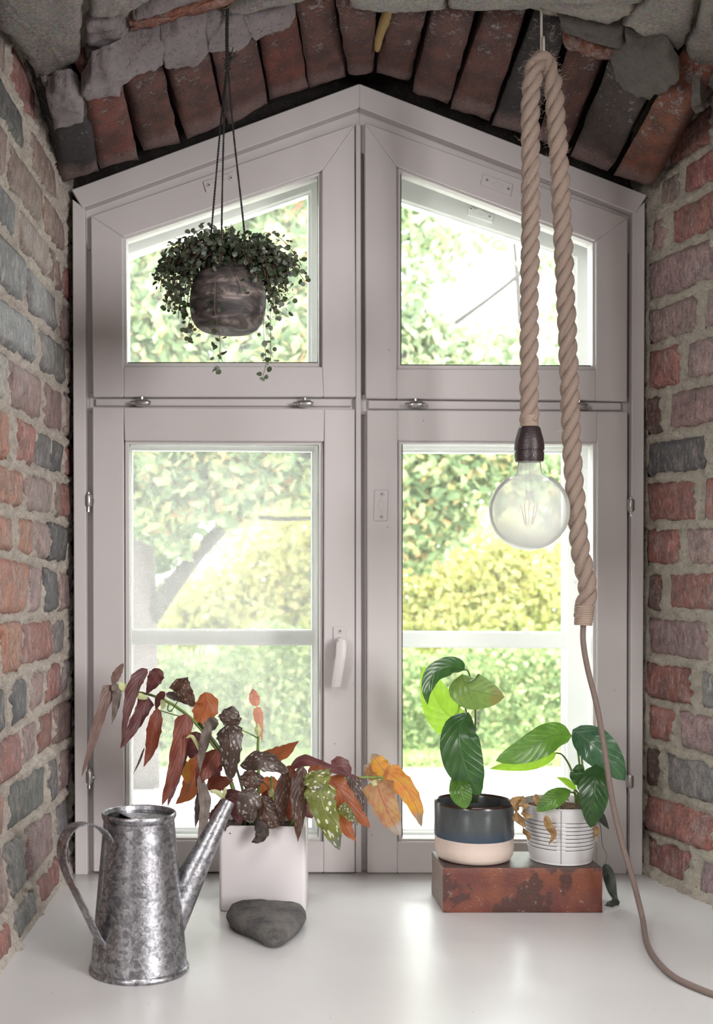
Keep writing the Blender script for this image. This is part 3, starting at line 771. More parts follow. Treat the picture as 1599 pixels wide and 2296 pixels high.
# latch plates
def plate(poly, screws, parent, d0=D, diamond=None, mat=None):
    mat = mat or M['paint']
    pl = slab('latch_plate', poly, -.0068, .0, mat, parent, bev=.001, d0=d0)
    def scr(x, y):
        c = P(x, y, d0 - .007); q = MB()
        q.tube([c + Vector((0, .003, 0)), c + Vector((0, -.0003, 0)), c + Vector((0, -.0012, 0))], [.0048, .0048, .0036], 16)
        o = q.build('screw', mat, parent, False)
        g = MB()
        for s_ in (1, -1): g.box(c + Vector((0, -.0011, 0)), .0045, .0006, .001, Matrix.Rotation(s_ * .8, 3, 'Y'))
        g.build('screw_slot', M['gasket'], parent)
    for x, y in screws: scr(x, y)
    if diamond:
        ring('plate_rib', diamond, [(sum(p[0] for p in diamond) / 4 + (x - sum(p[0] for p in diamond) / 4) * .8, sum(p[1] for p in diamond) / 4 + (y - sum(p[1] for p in diamond) / 4) * .8) for x, y in diamond], -.0078, -.006, mat, parent, d0=d0)
    return pl
plate([(455, 407), (524, 384), (528, 406), (462, 431)], [(469, 415), (518, 399)], s_ul, diamond=[(478, 411), (492, 400), (509, 402), (495, 412)])
plate([(1084, 389), (1151, 413), (1146, 440), (1077, 414)], [(1092, 404), (1140, 424)], s_ur, diamond=[(1102, 410), (1118, 407), (1131, 419), (1114, 424)])
plate([(840, 1098), (871, 1098), (869, 1168), (838, 1168)], [(856, 1108), (855, 1159)], s_lr, diamond=[(855, 1116), (864, 1132), (854, 1150), (846, 1132)])
plate([(1052, 462), (1108, 480), (1105, 500), (1049, 482)], [(1056, 468), (1098, 486)], o_ur, d0=DO, diamond=[(1063, 470), (1078, 468), (1090, 482), (1076, 486)], mat=M['paint_glare'])
plate([(747, 1405), (776, 1405), (776, 1476), (748, 1477)], [(763, 1415)], s_ll)
hb = MB(); c0 = P(763, 1441, D)
hb.tube([c0, c0 + Vector((0, -.03, 0))], .011, 18)
path = spline([P(766, 1434, D - .032), P(764, 1470, D - .035), P(758, 1510, D - .034), P(753, 1540, D - .030)], 12)
vs_, fs = [], []
for i, p in enumerate(path):
    t = i / 12; wd = .0098 * (1 - .12 * t); th = .0052
    if i == 0: wd *= .6
    for dx, dy in ((-1, -.6), (-.6, -1), (.6, -1), (1, -.6), (1, .6), (.6, 1), (-.6, 1), (-1, .6)):
        vs_.append(p + Vector((dx * wd, dy * th, 0)))
for i in range(12):
    for k in range(8): fs.append((i * 8 + k, i * 8 + (k + 1) % 8, (i + 1) * 8 + (k + 1) % 8, (i + 1) * 8 + k))
fs += [tuple(range(8)), tuple(range(96, 104))]
hb.add(vs_, fs); hb.build('window_handle', M['paint'], s_ll, True)

# ---------------------------------------------------------------- garden
GZ = CAMH - 1.30
def quad_leaves(name, pos, size, mat, parent, seed, flat=.0, squash=.6):
    rng = np.random.default_rng(seed); n = len(pos)
    a = rng.normal(size=(n, 3)); a[:, 2] -= flat; a /= np.linalg.norm(a, axis=1)[:, None]
    h = rng.normal(size=(n, 3)); b = np.cross(a, h); b /= np.linalg.norm(b, axis=1)[:, None]
    s_ = (size * rng.uniform(.6, 1.35, n))[:, None]
    pos = np.asarray(pos)
    nn = np.cross(a, b)
    v = np.stack([pos - a * s_ * .5, pos + b * s_ * .5 * squash - a * s_ * .05 + nn * s_ * .08, pos + a * s_ * .5, pos - b * s_ * .5 * squash - a * s_ * .05 + nn * s_ * .08], 1).reshape(-1, 3)
    me = bpy.data.meshes.new(name)
    me.vertices.add(4 * n); me.vertices.foreach_set('co', v.astype(np.float32).ravel())
    me.loops.add(4 * n); me.loops.foreach_set('vertex_index', np.arange(4 * n, dtype=np.int32))
    me.polygons.add(n); me.polygons.foreach_set('loop_start', np.arange(0, 4 * n, 4, dtype=np.int32))
    me.update(calc_edges=True); me.materials.append(mat)
    return stuff(put(name, me, parent))
def cloud(blobs, seed, shell=.0):
    rng = np.random.default_rng(seed); out = []
    for x, y, d, rpx, n in blobs:
        c = np.array(P(x, y, d)); r = rpx * d / F
        p = rng.normal(size=(n, 3)); p /= np.linalg.norm(p, axis=1)[:, None]
        p *= (rng.uniform(0, 1, n) ** .45)[:, None] * r
        p[:, 1] *= .8
        out.append(c + p)
    return np.concatenate(out)
G1 = m_foliage('oak_leaves', [(0, (.13, .19, .10)), (.3, (.26, .36, .19)), (.55, (.40, .49, .28)), (.76, (.54, .60, .34)), (.86, (.70, .66, .30)), (.95, (.74, .50, .28)), (1, (.70, .38, .24))])
G2 = m_foliage('pale_tree_leaves', [(0, (.24, .32, .20)), (.5, (.42, .50, .33)), (.85, (.60, .64, .42)), (1, (.72, .62, .42))])
G3 = m_foliage('yellow_shrub_leaves', [(0, (.26, .30, .13)), (.25, (.50, .50, .20)), (.6, (.72, .68, .28)), (.85, (.84, .79, .40)), (.95, (.56, .60, .30)), (1, (.74, .52, .3))])
G4 = m_foliage('hedge_leaves', [(0, (.13, .20, .09)), (.35, (.28, .38, .17)), (.7, (.44, .52, .26)), (1, (.68, .66, .36))])
G5 = m_foliage('grass_blades', [(0, (.30, .42, .16)), (.6, (.46, .56, .25)), (1, (.64, .64, .36))], .3)
G6 = m_foliage('dark_shrub_leaves', [(0, (.10, .15, .08)), (.5, (.16, .24, .10)), (1, (.30, .34, .16))])
BARK = m_plain('bark', (.055, .048, .046), .9, 0, .8, 40, .35)
BARKP = m_plain('pale_bark', (.12, .10, .098), .9, 0, .8, 40, .25)
GRAVEL = m_mortar('gravel', (.86, .84, .82), (.70, .68, .66), 40, 12)
LAWN = m_plain('lawn', (.30, .44, .13), .95, 0, .5, 30, .35)
structure(boxmesh('ground', -30, 30, .22, 7.9 - D, GZ - .05, GZ, GRAVEL))
structure(boxmesh('lawn', -30, 30, 7.9 - D, 40, GZ - .05, GZ + .01, LAWN))
def tree(name, label, trunk, branches, blobs, leafmat, size, seed, bark=BARK, group=None):
    base = trunk[0][:3]; t = thing(name, label, 'tree', (base[0], base[1], GZ), group)
    tube('trunk', spline([Vector(p[:3]) for p in trunk], 18), np.interp(np.linspace(0, 1, 19), np.linspace(0, 1, len(trunk)), [p[3] for p in trunk]), bark, t, 12)
    for br in branches:
        tube('branch', spline([Vector(p[:3]) for p in br], 14), np.interp(np.linspace(0, 1, 15), np.linspace(0, 1, len(br)), [p[3] for p in br]), BARK, t, 7)
    if blobs: quad_leaves('foliage', cloud(blobs, seed), size, leafmat, t, seed + 1)
    return t
def Q(x, y, d, r): p = P(x, y, d); return (p.x, p.y, p.z, r)
def G(x, d, r): p = P(x, HY, d); return (p.x, p.y, GZ, r)
tree('oak_tree', 'oak with thick pale trunk seen through the lower left pane', [G(316, 7.2, .12), Q(318, 1450, 7.2, .098), Q(316, 1250, 7.2, .09), Q(300, 1050, 7.2, .085), Q(280, 800, 7.2, .07), Q(270, 400, 7.2, .05), Q(280, 0, 7.2, .02)],
     [[Q(330, 1390, 7.2, .07), Q(420, 1270, 7.1, .05), Q(500, 1180, 7.0, .042), Q(600, 1080, 6.9, .034), Q(720, 1000, 6.8, .026), Q(860, 900, 6.7, .018)],
      [Q(480, 1195, 7.0, .03), Q(560, 1162, 6.9, .018), Q(640, 1164, 6.8, .015), Q(760, 1158, 6.6, .010)],
      [Q(610, 1050, 6.9, .016), Q(680, 1046, 6.8, .011), Q(760, 1056, 6.7, .008)],
      [Q(300, 900, 7.2, .05), Q(420, 760, 7.0, .04), Q(560, 640, 6.8, .03), Q(700, 500, 6.6, .02)],
      [Q(290, 700, 7.2, .04), Q(480, 780, 6.8, .03), Q(620, 800, 6.5, .02)]],
     [(330, 1090, 6.9, 110, 1500), (420, 1060, 6.7, 110, 1500), (520, 1120, 6.6, 70, 500), (560, 1040, 6.5, 90, 900), (650, 1080, 6.8, 70, 350), (400, 1200, 7.0, 60, 220), (330, 1180, 6.6, 40, 150),
      (320, 760, 6.6, 130, 1700), (460, 700, 6.4, 150, 2000), (600, 760, 6.3, 130, 1600), (640, 600, 6.4, 110, 1300), (420, 540, 6.6, 130, 1500), (330, 620, 6.6, 90, 900), (680, 480, 6.5, 100, 1000), (560, 480, 6.8, 110, 1000), (680, 780, 6.8, 80, 700), (700, 300, 6.6, 200, 900), (450, 250, 6.6, 200, 900)],
     G1, .085, 11, BARKP)
tree('birch_tree', 'tall pale tree behind the upper right pane against white sky', [G(1560, 9.5, .12), Q(1520, 1200, 9.5, .09), Q(1480, 800, 9.5, .07), Q(1440, 300, 9.5, .04)],
     [[Q(1490, 500, 9.4, .03), Q(1250, 560, 9.0, .022), Q(1110, 660, 8.6, .018), Q(1010, 732, 8.4, .022), Q(925, 785, 8.2, .030), Q(840, 830, 8.0, .03)], [Q(1440, 400, 9.3, .03), Q(1200, 350, 9.0, .025), Q(1000, 490, 8.6, .02), Q(860, 560, 8.3, .012)]],
     [(930, 500, 8.3, 95, 460), (1000, 560, 8.4, 70, 180), (930, 620, 8.2, 60, 160), (1090, 520, 8.8, 60, 110), (900, 720, 8.2, 70, 260), (960, 770, 8.2, 80, 420), (1050, 790, 8.3, 70, 300), (1130, 780, 8.6, 60, 220), (1230, 600, 8.8, 60, 110), (1250, 720, 8.8, 70, 120), (1260, 810, 8.8, 50, 130), (900, 420, 8.3, 80, 250)],
     G2, .10, 21, BARK)
tree('maple_tree', 'green and orange tree filling the top of the lower right pane', [G(780, 9.8, .12), Q(790, 1400, 9.8, .09), Q(800, 1000, 9.8, .07), Q(810, 700, 9.8, .03)],
     [[Q(795, 1150, 9.7, .04), Q(900, 1112, 9.2, .022), Q(1000, 1132, 9.0, .012), Q(1080, 1120, 8.8, .006)], [Q(790, 1300, 9.7, .04), Q(900, 1220, 9.4, .03), Q(1050, 1090, 9.1, .02), Q(1200, 1020, 9.0, .01)]],
     [(920, 1060, 9.0, 100, 800), (1030, 1050, 8.9, 110, 900), (1150, 1050, 9.0, 110, 800), (1250, 1060, 9.2, 90, 500), (930, 1160, 9.0, 80, 500), (1010, 1170, 9.1, 70, 350), (940, 1240, 9.2, 60, 300), (1250, 1160, 9.3, 50, 140)],
     G1, .10, 31, BARK)
for i, (x, d, lb) in enumerate([(150, 13.5, 'distant leafy tree glimpsed low behind the pale oak trunk'), (640, 16.2, 'distant leafy tree in the middle gap behind the yellow shrubs'), (1150, 19.0, 'distant leafy tree farthest right beyond the yellow shrubs')]):
    tree('garden_tree', lb, [G(x, d, .16), Q(x + 10, 1200, d, .12), Q(x + 20, 800, d, .07), Q(x, 500, d, .03)], [[Q(x + 15, 1000, d, .06), Q(x + 120, 850, d, .03)], [Q(x + 15, 1050, d, .06), Q(x - 120, 900, d, .03)]],
         [(x, 1150, d, 230, 2300), (x - 130, 1000, d, 180, 1100), (x + 150, 1020, d, 190, 1100), (x, 860 if x < 1000 else 980, d, 190 if x < 1000 else 90, 1000 if x < 1000 else 200)], G2, .16, 41 + i, BARK, 'trees at the back of the garden')
def shrub(name, label, x, d, blobs, mat, size, seed, cat='shrub', group=None):
    t = thing(name, label, cat, (P(x, HY, d).x, d - D, GZ), group)
    for k in range(5):
        dx = R.uniform(-80, 80)
        tube('stem', spline([Vector(G(x + dx * .3, d, 0)[:3]), Vector(Q(x + dx * .6, 1560, d, 0)[:3]), Vector(Q(x + dx * 1.4, 1380, d - .2, 0)[:3])], 8), np.linspace(.03, .008, 9), BARK, t, 6)
    quad_leaves('foliage', cloud(blobs, seed), size, mat, t, seed + 1); return t
shrub('yellow_shrub', 'yellow shrub glowing behind the lower left pane', 560, 10.2, [(600, 1280, 10.2, 110, 1500), (480, 1350, 10.0, 90, 1100), (680, 1340, 10.2, 90, 1000), (560, 1400, 10.0, 90, 1100), (400, 1410, 10.0, 60, 600), (650, 1200, 10.4, 90, 700), (740, 1250, 10.4, 90, 600)], G3, .085, 51)
shrub('yellow_shrub', 'broad yellow shrub behind the hanging bulb and lower right pane', 1080, 10.4, [(950, 1330, 10.2, 100, 1300), (1060, 1280, 10.4, 110, 1500), (1180, 1320, 10.4, 110, 1400), (1100, 1400, 10.2, 110, 1300), (970, 1410, 10.0, 80, 900), (1270, 1380, 10.4, 90, 900), (1160, 1220, 10.6, 90, 700), (1280, 1260, 10.6, 80, 600)], G3, .085, 61)
shrub('dark_shrub', 'small dark shrub beside the pale oak trunk', 400, 11.4, [(400, 1340, 11.4, 55, 700), (360, 1250, 11.4, 40, 300), (450, 1370, 11.4, 40, 350)], G6, .09, 71)
t = thing('hedge', 'long green hedge along the far side of the gravel path', 'hedge', (0, 8.8 - D, GZ))
rng = np.random.default_rng(5)
n = 30000
hp = np.stack([rng.uniform(-2.6, 4.2, n), 8.75 - D + rng.uniform(-.35, .5, n), np.zeros(n)], 1)
top = .86 + .10 * np.sin(hp[:, 0] * 3.1) + .08 * np.sin(hp[:, 0] * 7.3 + 1)
hp[:, 2] = GZ + top * rng.uniform(0.02, 1, n) ** .8
quad_leaves('foliage', hp, .062, G4, t, 77)
for k in range(9):
    x = -2.3 + k * .8
    tube('stem', spline([(x, 8.85 - D, GZ), (x + .05, 8.85 - D, GZ + .4), (x - .03, 8.8 - D, GZ + .8)], 6), np.linspace(.03, .01, 7), BARK, t, 6)
n = 14000
gp = np.stack([rng.uniform(-2.4, 4.0, n), 7.95 - D + rng.uniform(-.05, .40, n), GZ + rng.uniform(.0, .07, n)], 1)
tag(quad_leaves('grass', gp, .075, G5, None, 79, 0, .22), 'short green grass verge between gravel path and hedge', 'grass')

# ---------------------------------------------------------------- watering can
wc = P(312, 2171, 1.667); wc = Vector((wc.x, wc.y, 0)); WS = 1.667 / F
can = thing('watering_can', 'galvanised zinc watering can with strap handle standing on the sill', 'watering can', wc)
ZT = (2171 - 1822) * WS
rb, rt = 107 * WS, 78.5 * WS
lathe('body', [(rb - .004, .002), (rb + .001, .006), (rb, .012), (rt, ZT - .004), (rt - .0012, ZT - .004), (rb - .003, .012), (.001, .006)], wc, M['zinc'], can, 72, cap=False)
lathe('base_rim', [(rb - .006, .0), (rb + .0015, .0), (rb + .0032, .002), (rb + .0032, .0045), (rb + .0008, .009), (rb - .002, .010)], wc, M['zinc'], can, 72, cap=False)
lathe('top_rim', [(rt - .0015, ZT - .010), (rt + .0012, ZT - .008), (rt + .0030, ZT - .004), (rt + .0034, ZT), (rt + .0018, ZT + .0025), (rt - .0006, ZT + .0015), (rt - .0022, ZT - .004)], wc, M['zinc'], can, 72, cap=False)
# half lid with a straight-cut opening on the handle side
def lid():
    vs_, fs = [], []; n = 60; a0 = math.radians(-38); zc = ZT - .007
    rr = rt - .001; pts = []
    u = Vector((math.cos(math.radians(28)), math.sin(math.radians(28)), 0)); v_ = Vector((-u.y, u.x, 0)); cut = -.0105
    a = math.acos(cut / rr)
    for i in range(n + 1):
        t = -a + 2 * a * i / n; pts.append(wc + u * rr * math.cos(t) + v_ * rr * math.sin(t))
    top_ = [p + Vector((0, 0, zc)) for p in pts]; bot = [p + Vector((0, 0, zc - .0014)) for p in pts]
    m = len(pts); fs = [tuple(range(m)), tuple(range(2 * m - 1, m - 1, -1))] + [(i, m + i, m + (i + 1) % m, (i + 1) % m) for i in range(m)]
    o = mesh('lid', top_ + bot, fs, M['zinc'], can); fix_normals(o)
    c = wc + u * .012 - v_ * .022 + Vector((0, 0, zc))
    e = MB()
    for k_, (ru, rv) in enumerate(((.0185, .0125), (.0160, .0102))):
        e.tube([c + u * ru * math.cos(q) * .75 + v_ * rv * 1.35 * math.sin(q) for q in np.linspace(0, 2 * math.pi, 41)], .0006 if k_ else .0009, 6)
    for row in range(3):
        y0 = (row - 1) * .0055
        for col in range(5 if row == 1 else 3):
            q = c + u * y0 + v_ * ((col - (2 if row == 1 else 1)) * .0042)
            e.tube([q + u * .0016, q + v_ * .0012, q - u * .0014], .0005, 5)
    o2 = e.build('emblem', M['zinc'], o, True); lab(o2, 'raised oval maker emblem')
lid()
inner = lathe('inside', [(rt - .003, ZT - .012), (rb - .006, .014), (.001, .013)], wc, m_plain('dark_zinc', (.05, .05, .055), .6, .6), can, 48, cap=False)
ah = math.radians(220)          # handle direction seen from above (towards the left, a little to the viewer)
hu = Vector((math.cos(ah), math.sin(ah), 0)); hn = Vector((-hu.y, hu.x, 0))
def rad_at(z): return rb + (rt - rb) * (z / ZT)
def strap(name, pts, width, thick, parent):
    path = spline(pts, 60); vs_, fs = [], []
    for i, p in enumerate(path):
        t = (path[min(i + 1, 60)] - path[max(i - 1, 0)]).normalized(); o_ = t.cross(hn).normalized()
        for a, b_ in ((-1, -1), (-.86, -1.9), (-.86, -1), (.86, -1), (.86, -1.9), (1, -1), (1, 1), (-1, 1)):
            vs_.append(p + hn * (a * width / 2) + o_ * (b_ * thick / 2))
    for i in range(60):
        for k in range(8): fs.append((i * 8 + k, i * 8 + (k + 1) % 8, (i + 1) * 8 + (k + 1) % 8, (i + 1) * 8 + k))
    fs += [tuple(range(8)), tuple(range(480, 488))]
    o = mesh(name, vs_, fs, M['zinc'], parent); fix_normals(o); smooth(o, 35); return o
def hp_(x, y):                     # point of the upright plane through the can's axis that holds the handle
    ax = (x - CX) / F; d_ = (hn.x * wc.x + hn.y * (D + wc.y)) / (hn.x * ax + hn.y)
    return P(x, y, d_)
strap('handle', [hp_(249, 1930), hp_(247, 1895), hp_(236, 1868), hp_(216, 1852), hp_(193, 1846), hp_(166, 1852), hp_(146, 1876), hp_(138, 1908), hp_(146, 1950), hp_(169, 2000), hp_(193, 2048), hp_(216, 2096), hp_(226, 2114), hp_(229, 2150)], .0235, .0016, can)
sa = math.radians(18); su = Vector((math.cos(sa), math.sin(sa), 0))
s0 = wc + su * (55 * WS) + Vector((0, 0, (2171 - 2095) * WS)); s1 = wc + su * (210 * WS) + Vector((0, 0, (2171 - 1806) * WS))
sp = [s0.lerp(s1, i / 20) for i in range(21)]; sr = list(np.linspace(.0285, .0094, 21))
v1, f1 = tube_data(sp, sr, 32, False); v2, f2 = tube_data(sp, [r - .001 for r in sr], 32, False)
q = MB(); q.add(v1, f1); q.add(v2, [tuple(reversed(f)) for f in f2])
q.add(v1[-32:] + v2[-32:], [(k, (k + 1) % 32, 32 + (k + 1) % 32, 32 + k) for k in range(32)])
so = mesh('spout', q.v, q.f, M['zinc'], can, smooth=True)
sm = MB(); sa2 = math.radians(214); sv = Vector((math.cos(sa2), math.sin(sa2), 0))
for da in (0,):
    sm.tube([wc + sv * (rad_at(z) + .0004) + Vector((0, 0, z)) for z in np.linspace(.010, ZT - .008, 12)], .0014, 6)
sm.build('seam', M['zinc'], can, True)

# ---------------------------------------------------------------- leaves
def leaf(parent, pts, wpx, mat, roll=0., fold=.18, asym=0., shape='lance', wave=.13, n=18, name='leaf', droop=0., tooth=1., seed=None):
    """leaf blade along a midrib through the given points; wpx is the full width, measured at the leaf's own distance"""
    seed = R.uniform(0, 99) if seed is None else seed
    path = spline([P(*p) for p in pts], n); fr = frames(path)
    cross = (-1, -.72, -.4, -.08, 0, .08, .4, .72, 1); vs_, fs, uvs = [], [], []
    camp = Vector((0, -D, CAMH))
    for i, p in enumerate(path):
        s_ = i / n; T = fr[i][0]; view = (p - camp).normalized()
        lat0 = T.cross(view)
        lat0 = lat0.normalized() if lat0.length > .05 else fr[i][1]
        nr_ = lat0.cross(T).normalized()
        lat = lat0 * math.cos(roll) + nr_ * math.sin(roll); nn = nr_ * math.cos(roll) - lat0 * math.sin(roll)
        d_ = p.y + D; wm = wpx * d_ / F / 2
        if shape == 'lance': k = math.sin(math.pi * min(1, s_ * .97 + .03) ** .72) ** .9 if 0 < s_ < 1 else 0
        elif shape == 'wing': k = (min(1, s_ / .12) ** .6) * (1 - s_) ** .62 * 1.12 * (1 - .1 * math.sin(6 * s_)) if s_ < 1 else 0
        elif shape == 'oval': k = math.sin(math.pi * s_ ** .85) ** .65 if 0 < s_ < 1 else 0
        else: k = math.sin(math.pi * s_) ** .8 if 0 < s_ < 1 else 0
        k = max(k, .015)
        for u in cross:
            side = 1 + asym * (1 if u > 0 else -1)
            ww = u * wm * k * side
            wv = wave * wm * abs(u) ** 1.5 * math.sin(s_ * 17 + seed + (2 if u > 0 else 0)) * (k > .1)
            cr = 1 + tooth * (.07 * math.sin(s_ * 31 + seed) + .04 * math.sin(s_ * 57 + seed * 2)) * (abs(u) > .9)
            z_ = fold * wm * k * (abs(u) ** 1.25) + wv
            vs_.append(p + lat * ww * cr + nn * z_); uvs.append((.5 + u / 2, s_))
    m = len(cross)
    for i in range(n):
        for k in range(m - 1): fs.append((i * m + k, i * m + k + 1, (i + 1) * m + k + 1, (i + 1) * m + k))
    return mesh(name, vs_, fs, mat, parent, smooth=True, uvs=uvs)
def stem(parent, pts, r0, r1, mat, name='stem', n=16, seg=7):
    path = spline([P(*p) for p in pts], n); return tube(name, path, np.linspace(r0, r1, n + 1), mat, parent, seg)

L_red = m_leaf('begonia_red_underside', (.13, .030, .021), (.20, .048, .026), (.25, .09, .065), under=(.48, .10, .035), trans=.36, lat=6)
L_mar = m_leaf('begonia_maroon_underside', (.070, .021, .023), (.11, .033, .031), (.17, .07, .07), under=(.26, .05, .035), trans=.26, lat=6)
L_dull = m_leaf('begonia_dull_underside', (.14, .085, .072), (.19, .115, .095), (.10, .06, .05), under=(.25, .12, .08), trans=.2, lat=6)
L_org = m_leaf('begonia_orange_underside', (.22, .060, .026), (.28, .09, .032), (.16, .035, .028), under=(.62, .17, .04), trans=.42, lat=6)
L_spot = m_leaf('begonia_spotted_brown', (.048, .032, .025), (.080, .058, .048), (.09, .062, .052), under=(.20, .06, .03), spots=.8, spotcol=(.33, .30, .285), trans=.25, rough=.34, lat=6)
L_sptd = m_leaf('begonia_spotted_dark', (.036, .021, .015), (.068, .035, .023), (.09, .052, .038), under=(.34, .09, .03), spots=.65, spotcol=(.25, .215, .19), trans=.3, rough=.36, lat=6)
L_sptg = m_leaf('begonia_spotted_green', (.085, .105, .022), (.16, .18, .035), (.16, .17, .05), under=(.40, .42, .06), spots=.92, spotcol=(.62, .60, .54), trans=.35, rough=.36, lat=6, tip=(.10, .11, .10), spotscale=6.0)
L_yel = m_leaf('begonia_yellow_orange', (.40, .23, .03), (.42, .10, .03), (.22, .04, .025), under=(.85, .42, .05), trans=.48, lat=6, tip=(.16, .15, .14))
L_pnk = m_leaf('begonia_pink_green', (.26, .10, .06), (.32, .22, .09), (.25, .035, .035), under=(.55, .25, .08), trans=.42, lat=6, tip=(.26, .26, .25))
L_young = m_leaf('begonia_young_pink', (.52, .22, .17), (.58, .28, .20), (.40, .12, .11), under=(.8, .35, .2), trans=.45, lat=7)
L_dry = m_leaf('dried_grey_leaf', (.11, .085, .07), (.20, .165, .145), (.07, .05, .04), trans=.1, rough=.7, lat=5)
L_dead = m_leaf('dead_black_leaf', (.022, .016, .013), (.05, .036, .028), (.03, .02, .015), trans=.03, rough=.7, lat=5)

# ---------------------------------------------------------------- planter with begonia
pc = Vector(((596 - CX) * 1.944 / F, 1.944 - D + .0745, 0))
beg = thing('potted_begonia', 'spotted red-leaved begonia in a square white planter left of centre on the sill', 'potted plant', pc)
def square_pot():
    S = .0735; H = .1455; rot = Matrix.Rotation(math.radians(-4.5), 3, 'Z')
    def loop(s_, z, r_):
        out = []
        for k, (sx, sy) in enumerate(((1, 1), (-1, 1), (-1, -1), (1, -1))):
            for i in range(5):
                a = math.pi / 2 * (k + i / 4); c = Vector((sx * (s_ - r_), sy * (s_ - r_), z))
                out.append(pc + rot @ (c + Vector((math.cos(a) * r_, math.sin(a) * r_, 0))))
        return out
    rings_ = [(S - .006, 0, .006), (S - .002, .001, .007), (S - .0005, .004, .007), (S, H - .003, .007), (S - .001, H - .0006, .0065), (S - .0025, H, .006), (S - .005, H - .0005, .005), (S - .0062, H - .004, .0045), (S - .0065, H - .03, .004)]
    vs_ = []
    for a in rings_: vs_ += loop(*a)
    fs = []
    for j in range(len(rings_) - 1):
        for k in range(20): fs.append((j * 20 + k, j * 20 + (k + 1) % 20, (j + 1) * 20 + (k + 1) % 20, (j + 1) * 20 + k))
    fs.append(tuple(range(19, -1, -1)))
    o = mesh('planter', vs_, fs, M['white_glaze'], beg); fix_normals(o); smooth(o, 50)
    vs_ = loop(S - .006, H - .02, .004); c = sum(vs_, Vector()) / 20 + Vector((0, 0, .006))
    mesh('soil', vs_ + [c], [(k, (k + 1) % 20, 20) for k in range(20)], M['soil'], beg)
square_pot()
d0 = 2.02
stem(beg, [(548, 1858, d0), (520, 1760, d0), (492, 1690, d0 + .02), (440, 1622, d0 + .04), (385, 1578, d0 + .05), (330, 1556, d0 + .06), (285, 1550, d0 + .06), (250, 1546, d0 + .06)], .0042, .0018, M['stem_green'])
stem(beg, [(574, 1862, d0), (580, 1760, d0), (578, 1690, d0), (580, 1640, d0)], .0036, .002, M['stem_green'])
stem(beg, [(612, 1862, d0 + .02), (612, 1800, d0 + .02), (608, 1740, d0 + .02)], .003, .002, M['stem_green'])
stem(beg, [(650, 1860, d0), (668, 1810, d0), (700, 1765, d0 - .01), (745, 1750, d0 - .02), (800, 1743, d0 - .02), (845, 1743, d0 - .02), (872, 1740, d0 - .02)], .0034, .0014, M['stem_green'])
stem(beg, [(556, 1850, d0 - .02), (545, 1775, d0 - .02), (526, 1708, d0 - .01)], .003, .002, M['stem_dark'])
stem(beg, [(500, 1690, d0), (470, 1650, d0), (445, 1620, d0)], .0035, .003, M['stem_dark'])
for pts in ([(578, 1655, d0), (560, 1645, d0 - .02), (540, 1636, d0 - .03)], [(440, 1622, d0 + .04), (420, 1612, d0 + .02), (355, 1592, d0 + .02)], [(380, 1575, d0 + .05), (376, 1590, d0 + .05), (384, 1594, d0 + .04), (400, 1570, d0)],
            [(560, 1850, d0), (610, 1790, d0 - .03), (585, 1745, d0 - .04)], [(520, 1800, d0), (480, 1745, d0), (440, 1700, d0)], [(845, 1743, d0 - .02), (858, 1746, d0 - .03), (848, 1752, d0 - .04)], [(700, 1765, d0 - .01), (735, 1755, d0 - .03), (745, 1745, d0 - .04)]):
    stem(beg, pts, .0014, .001, M['stem_green'], 'petiole', 10, 6)
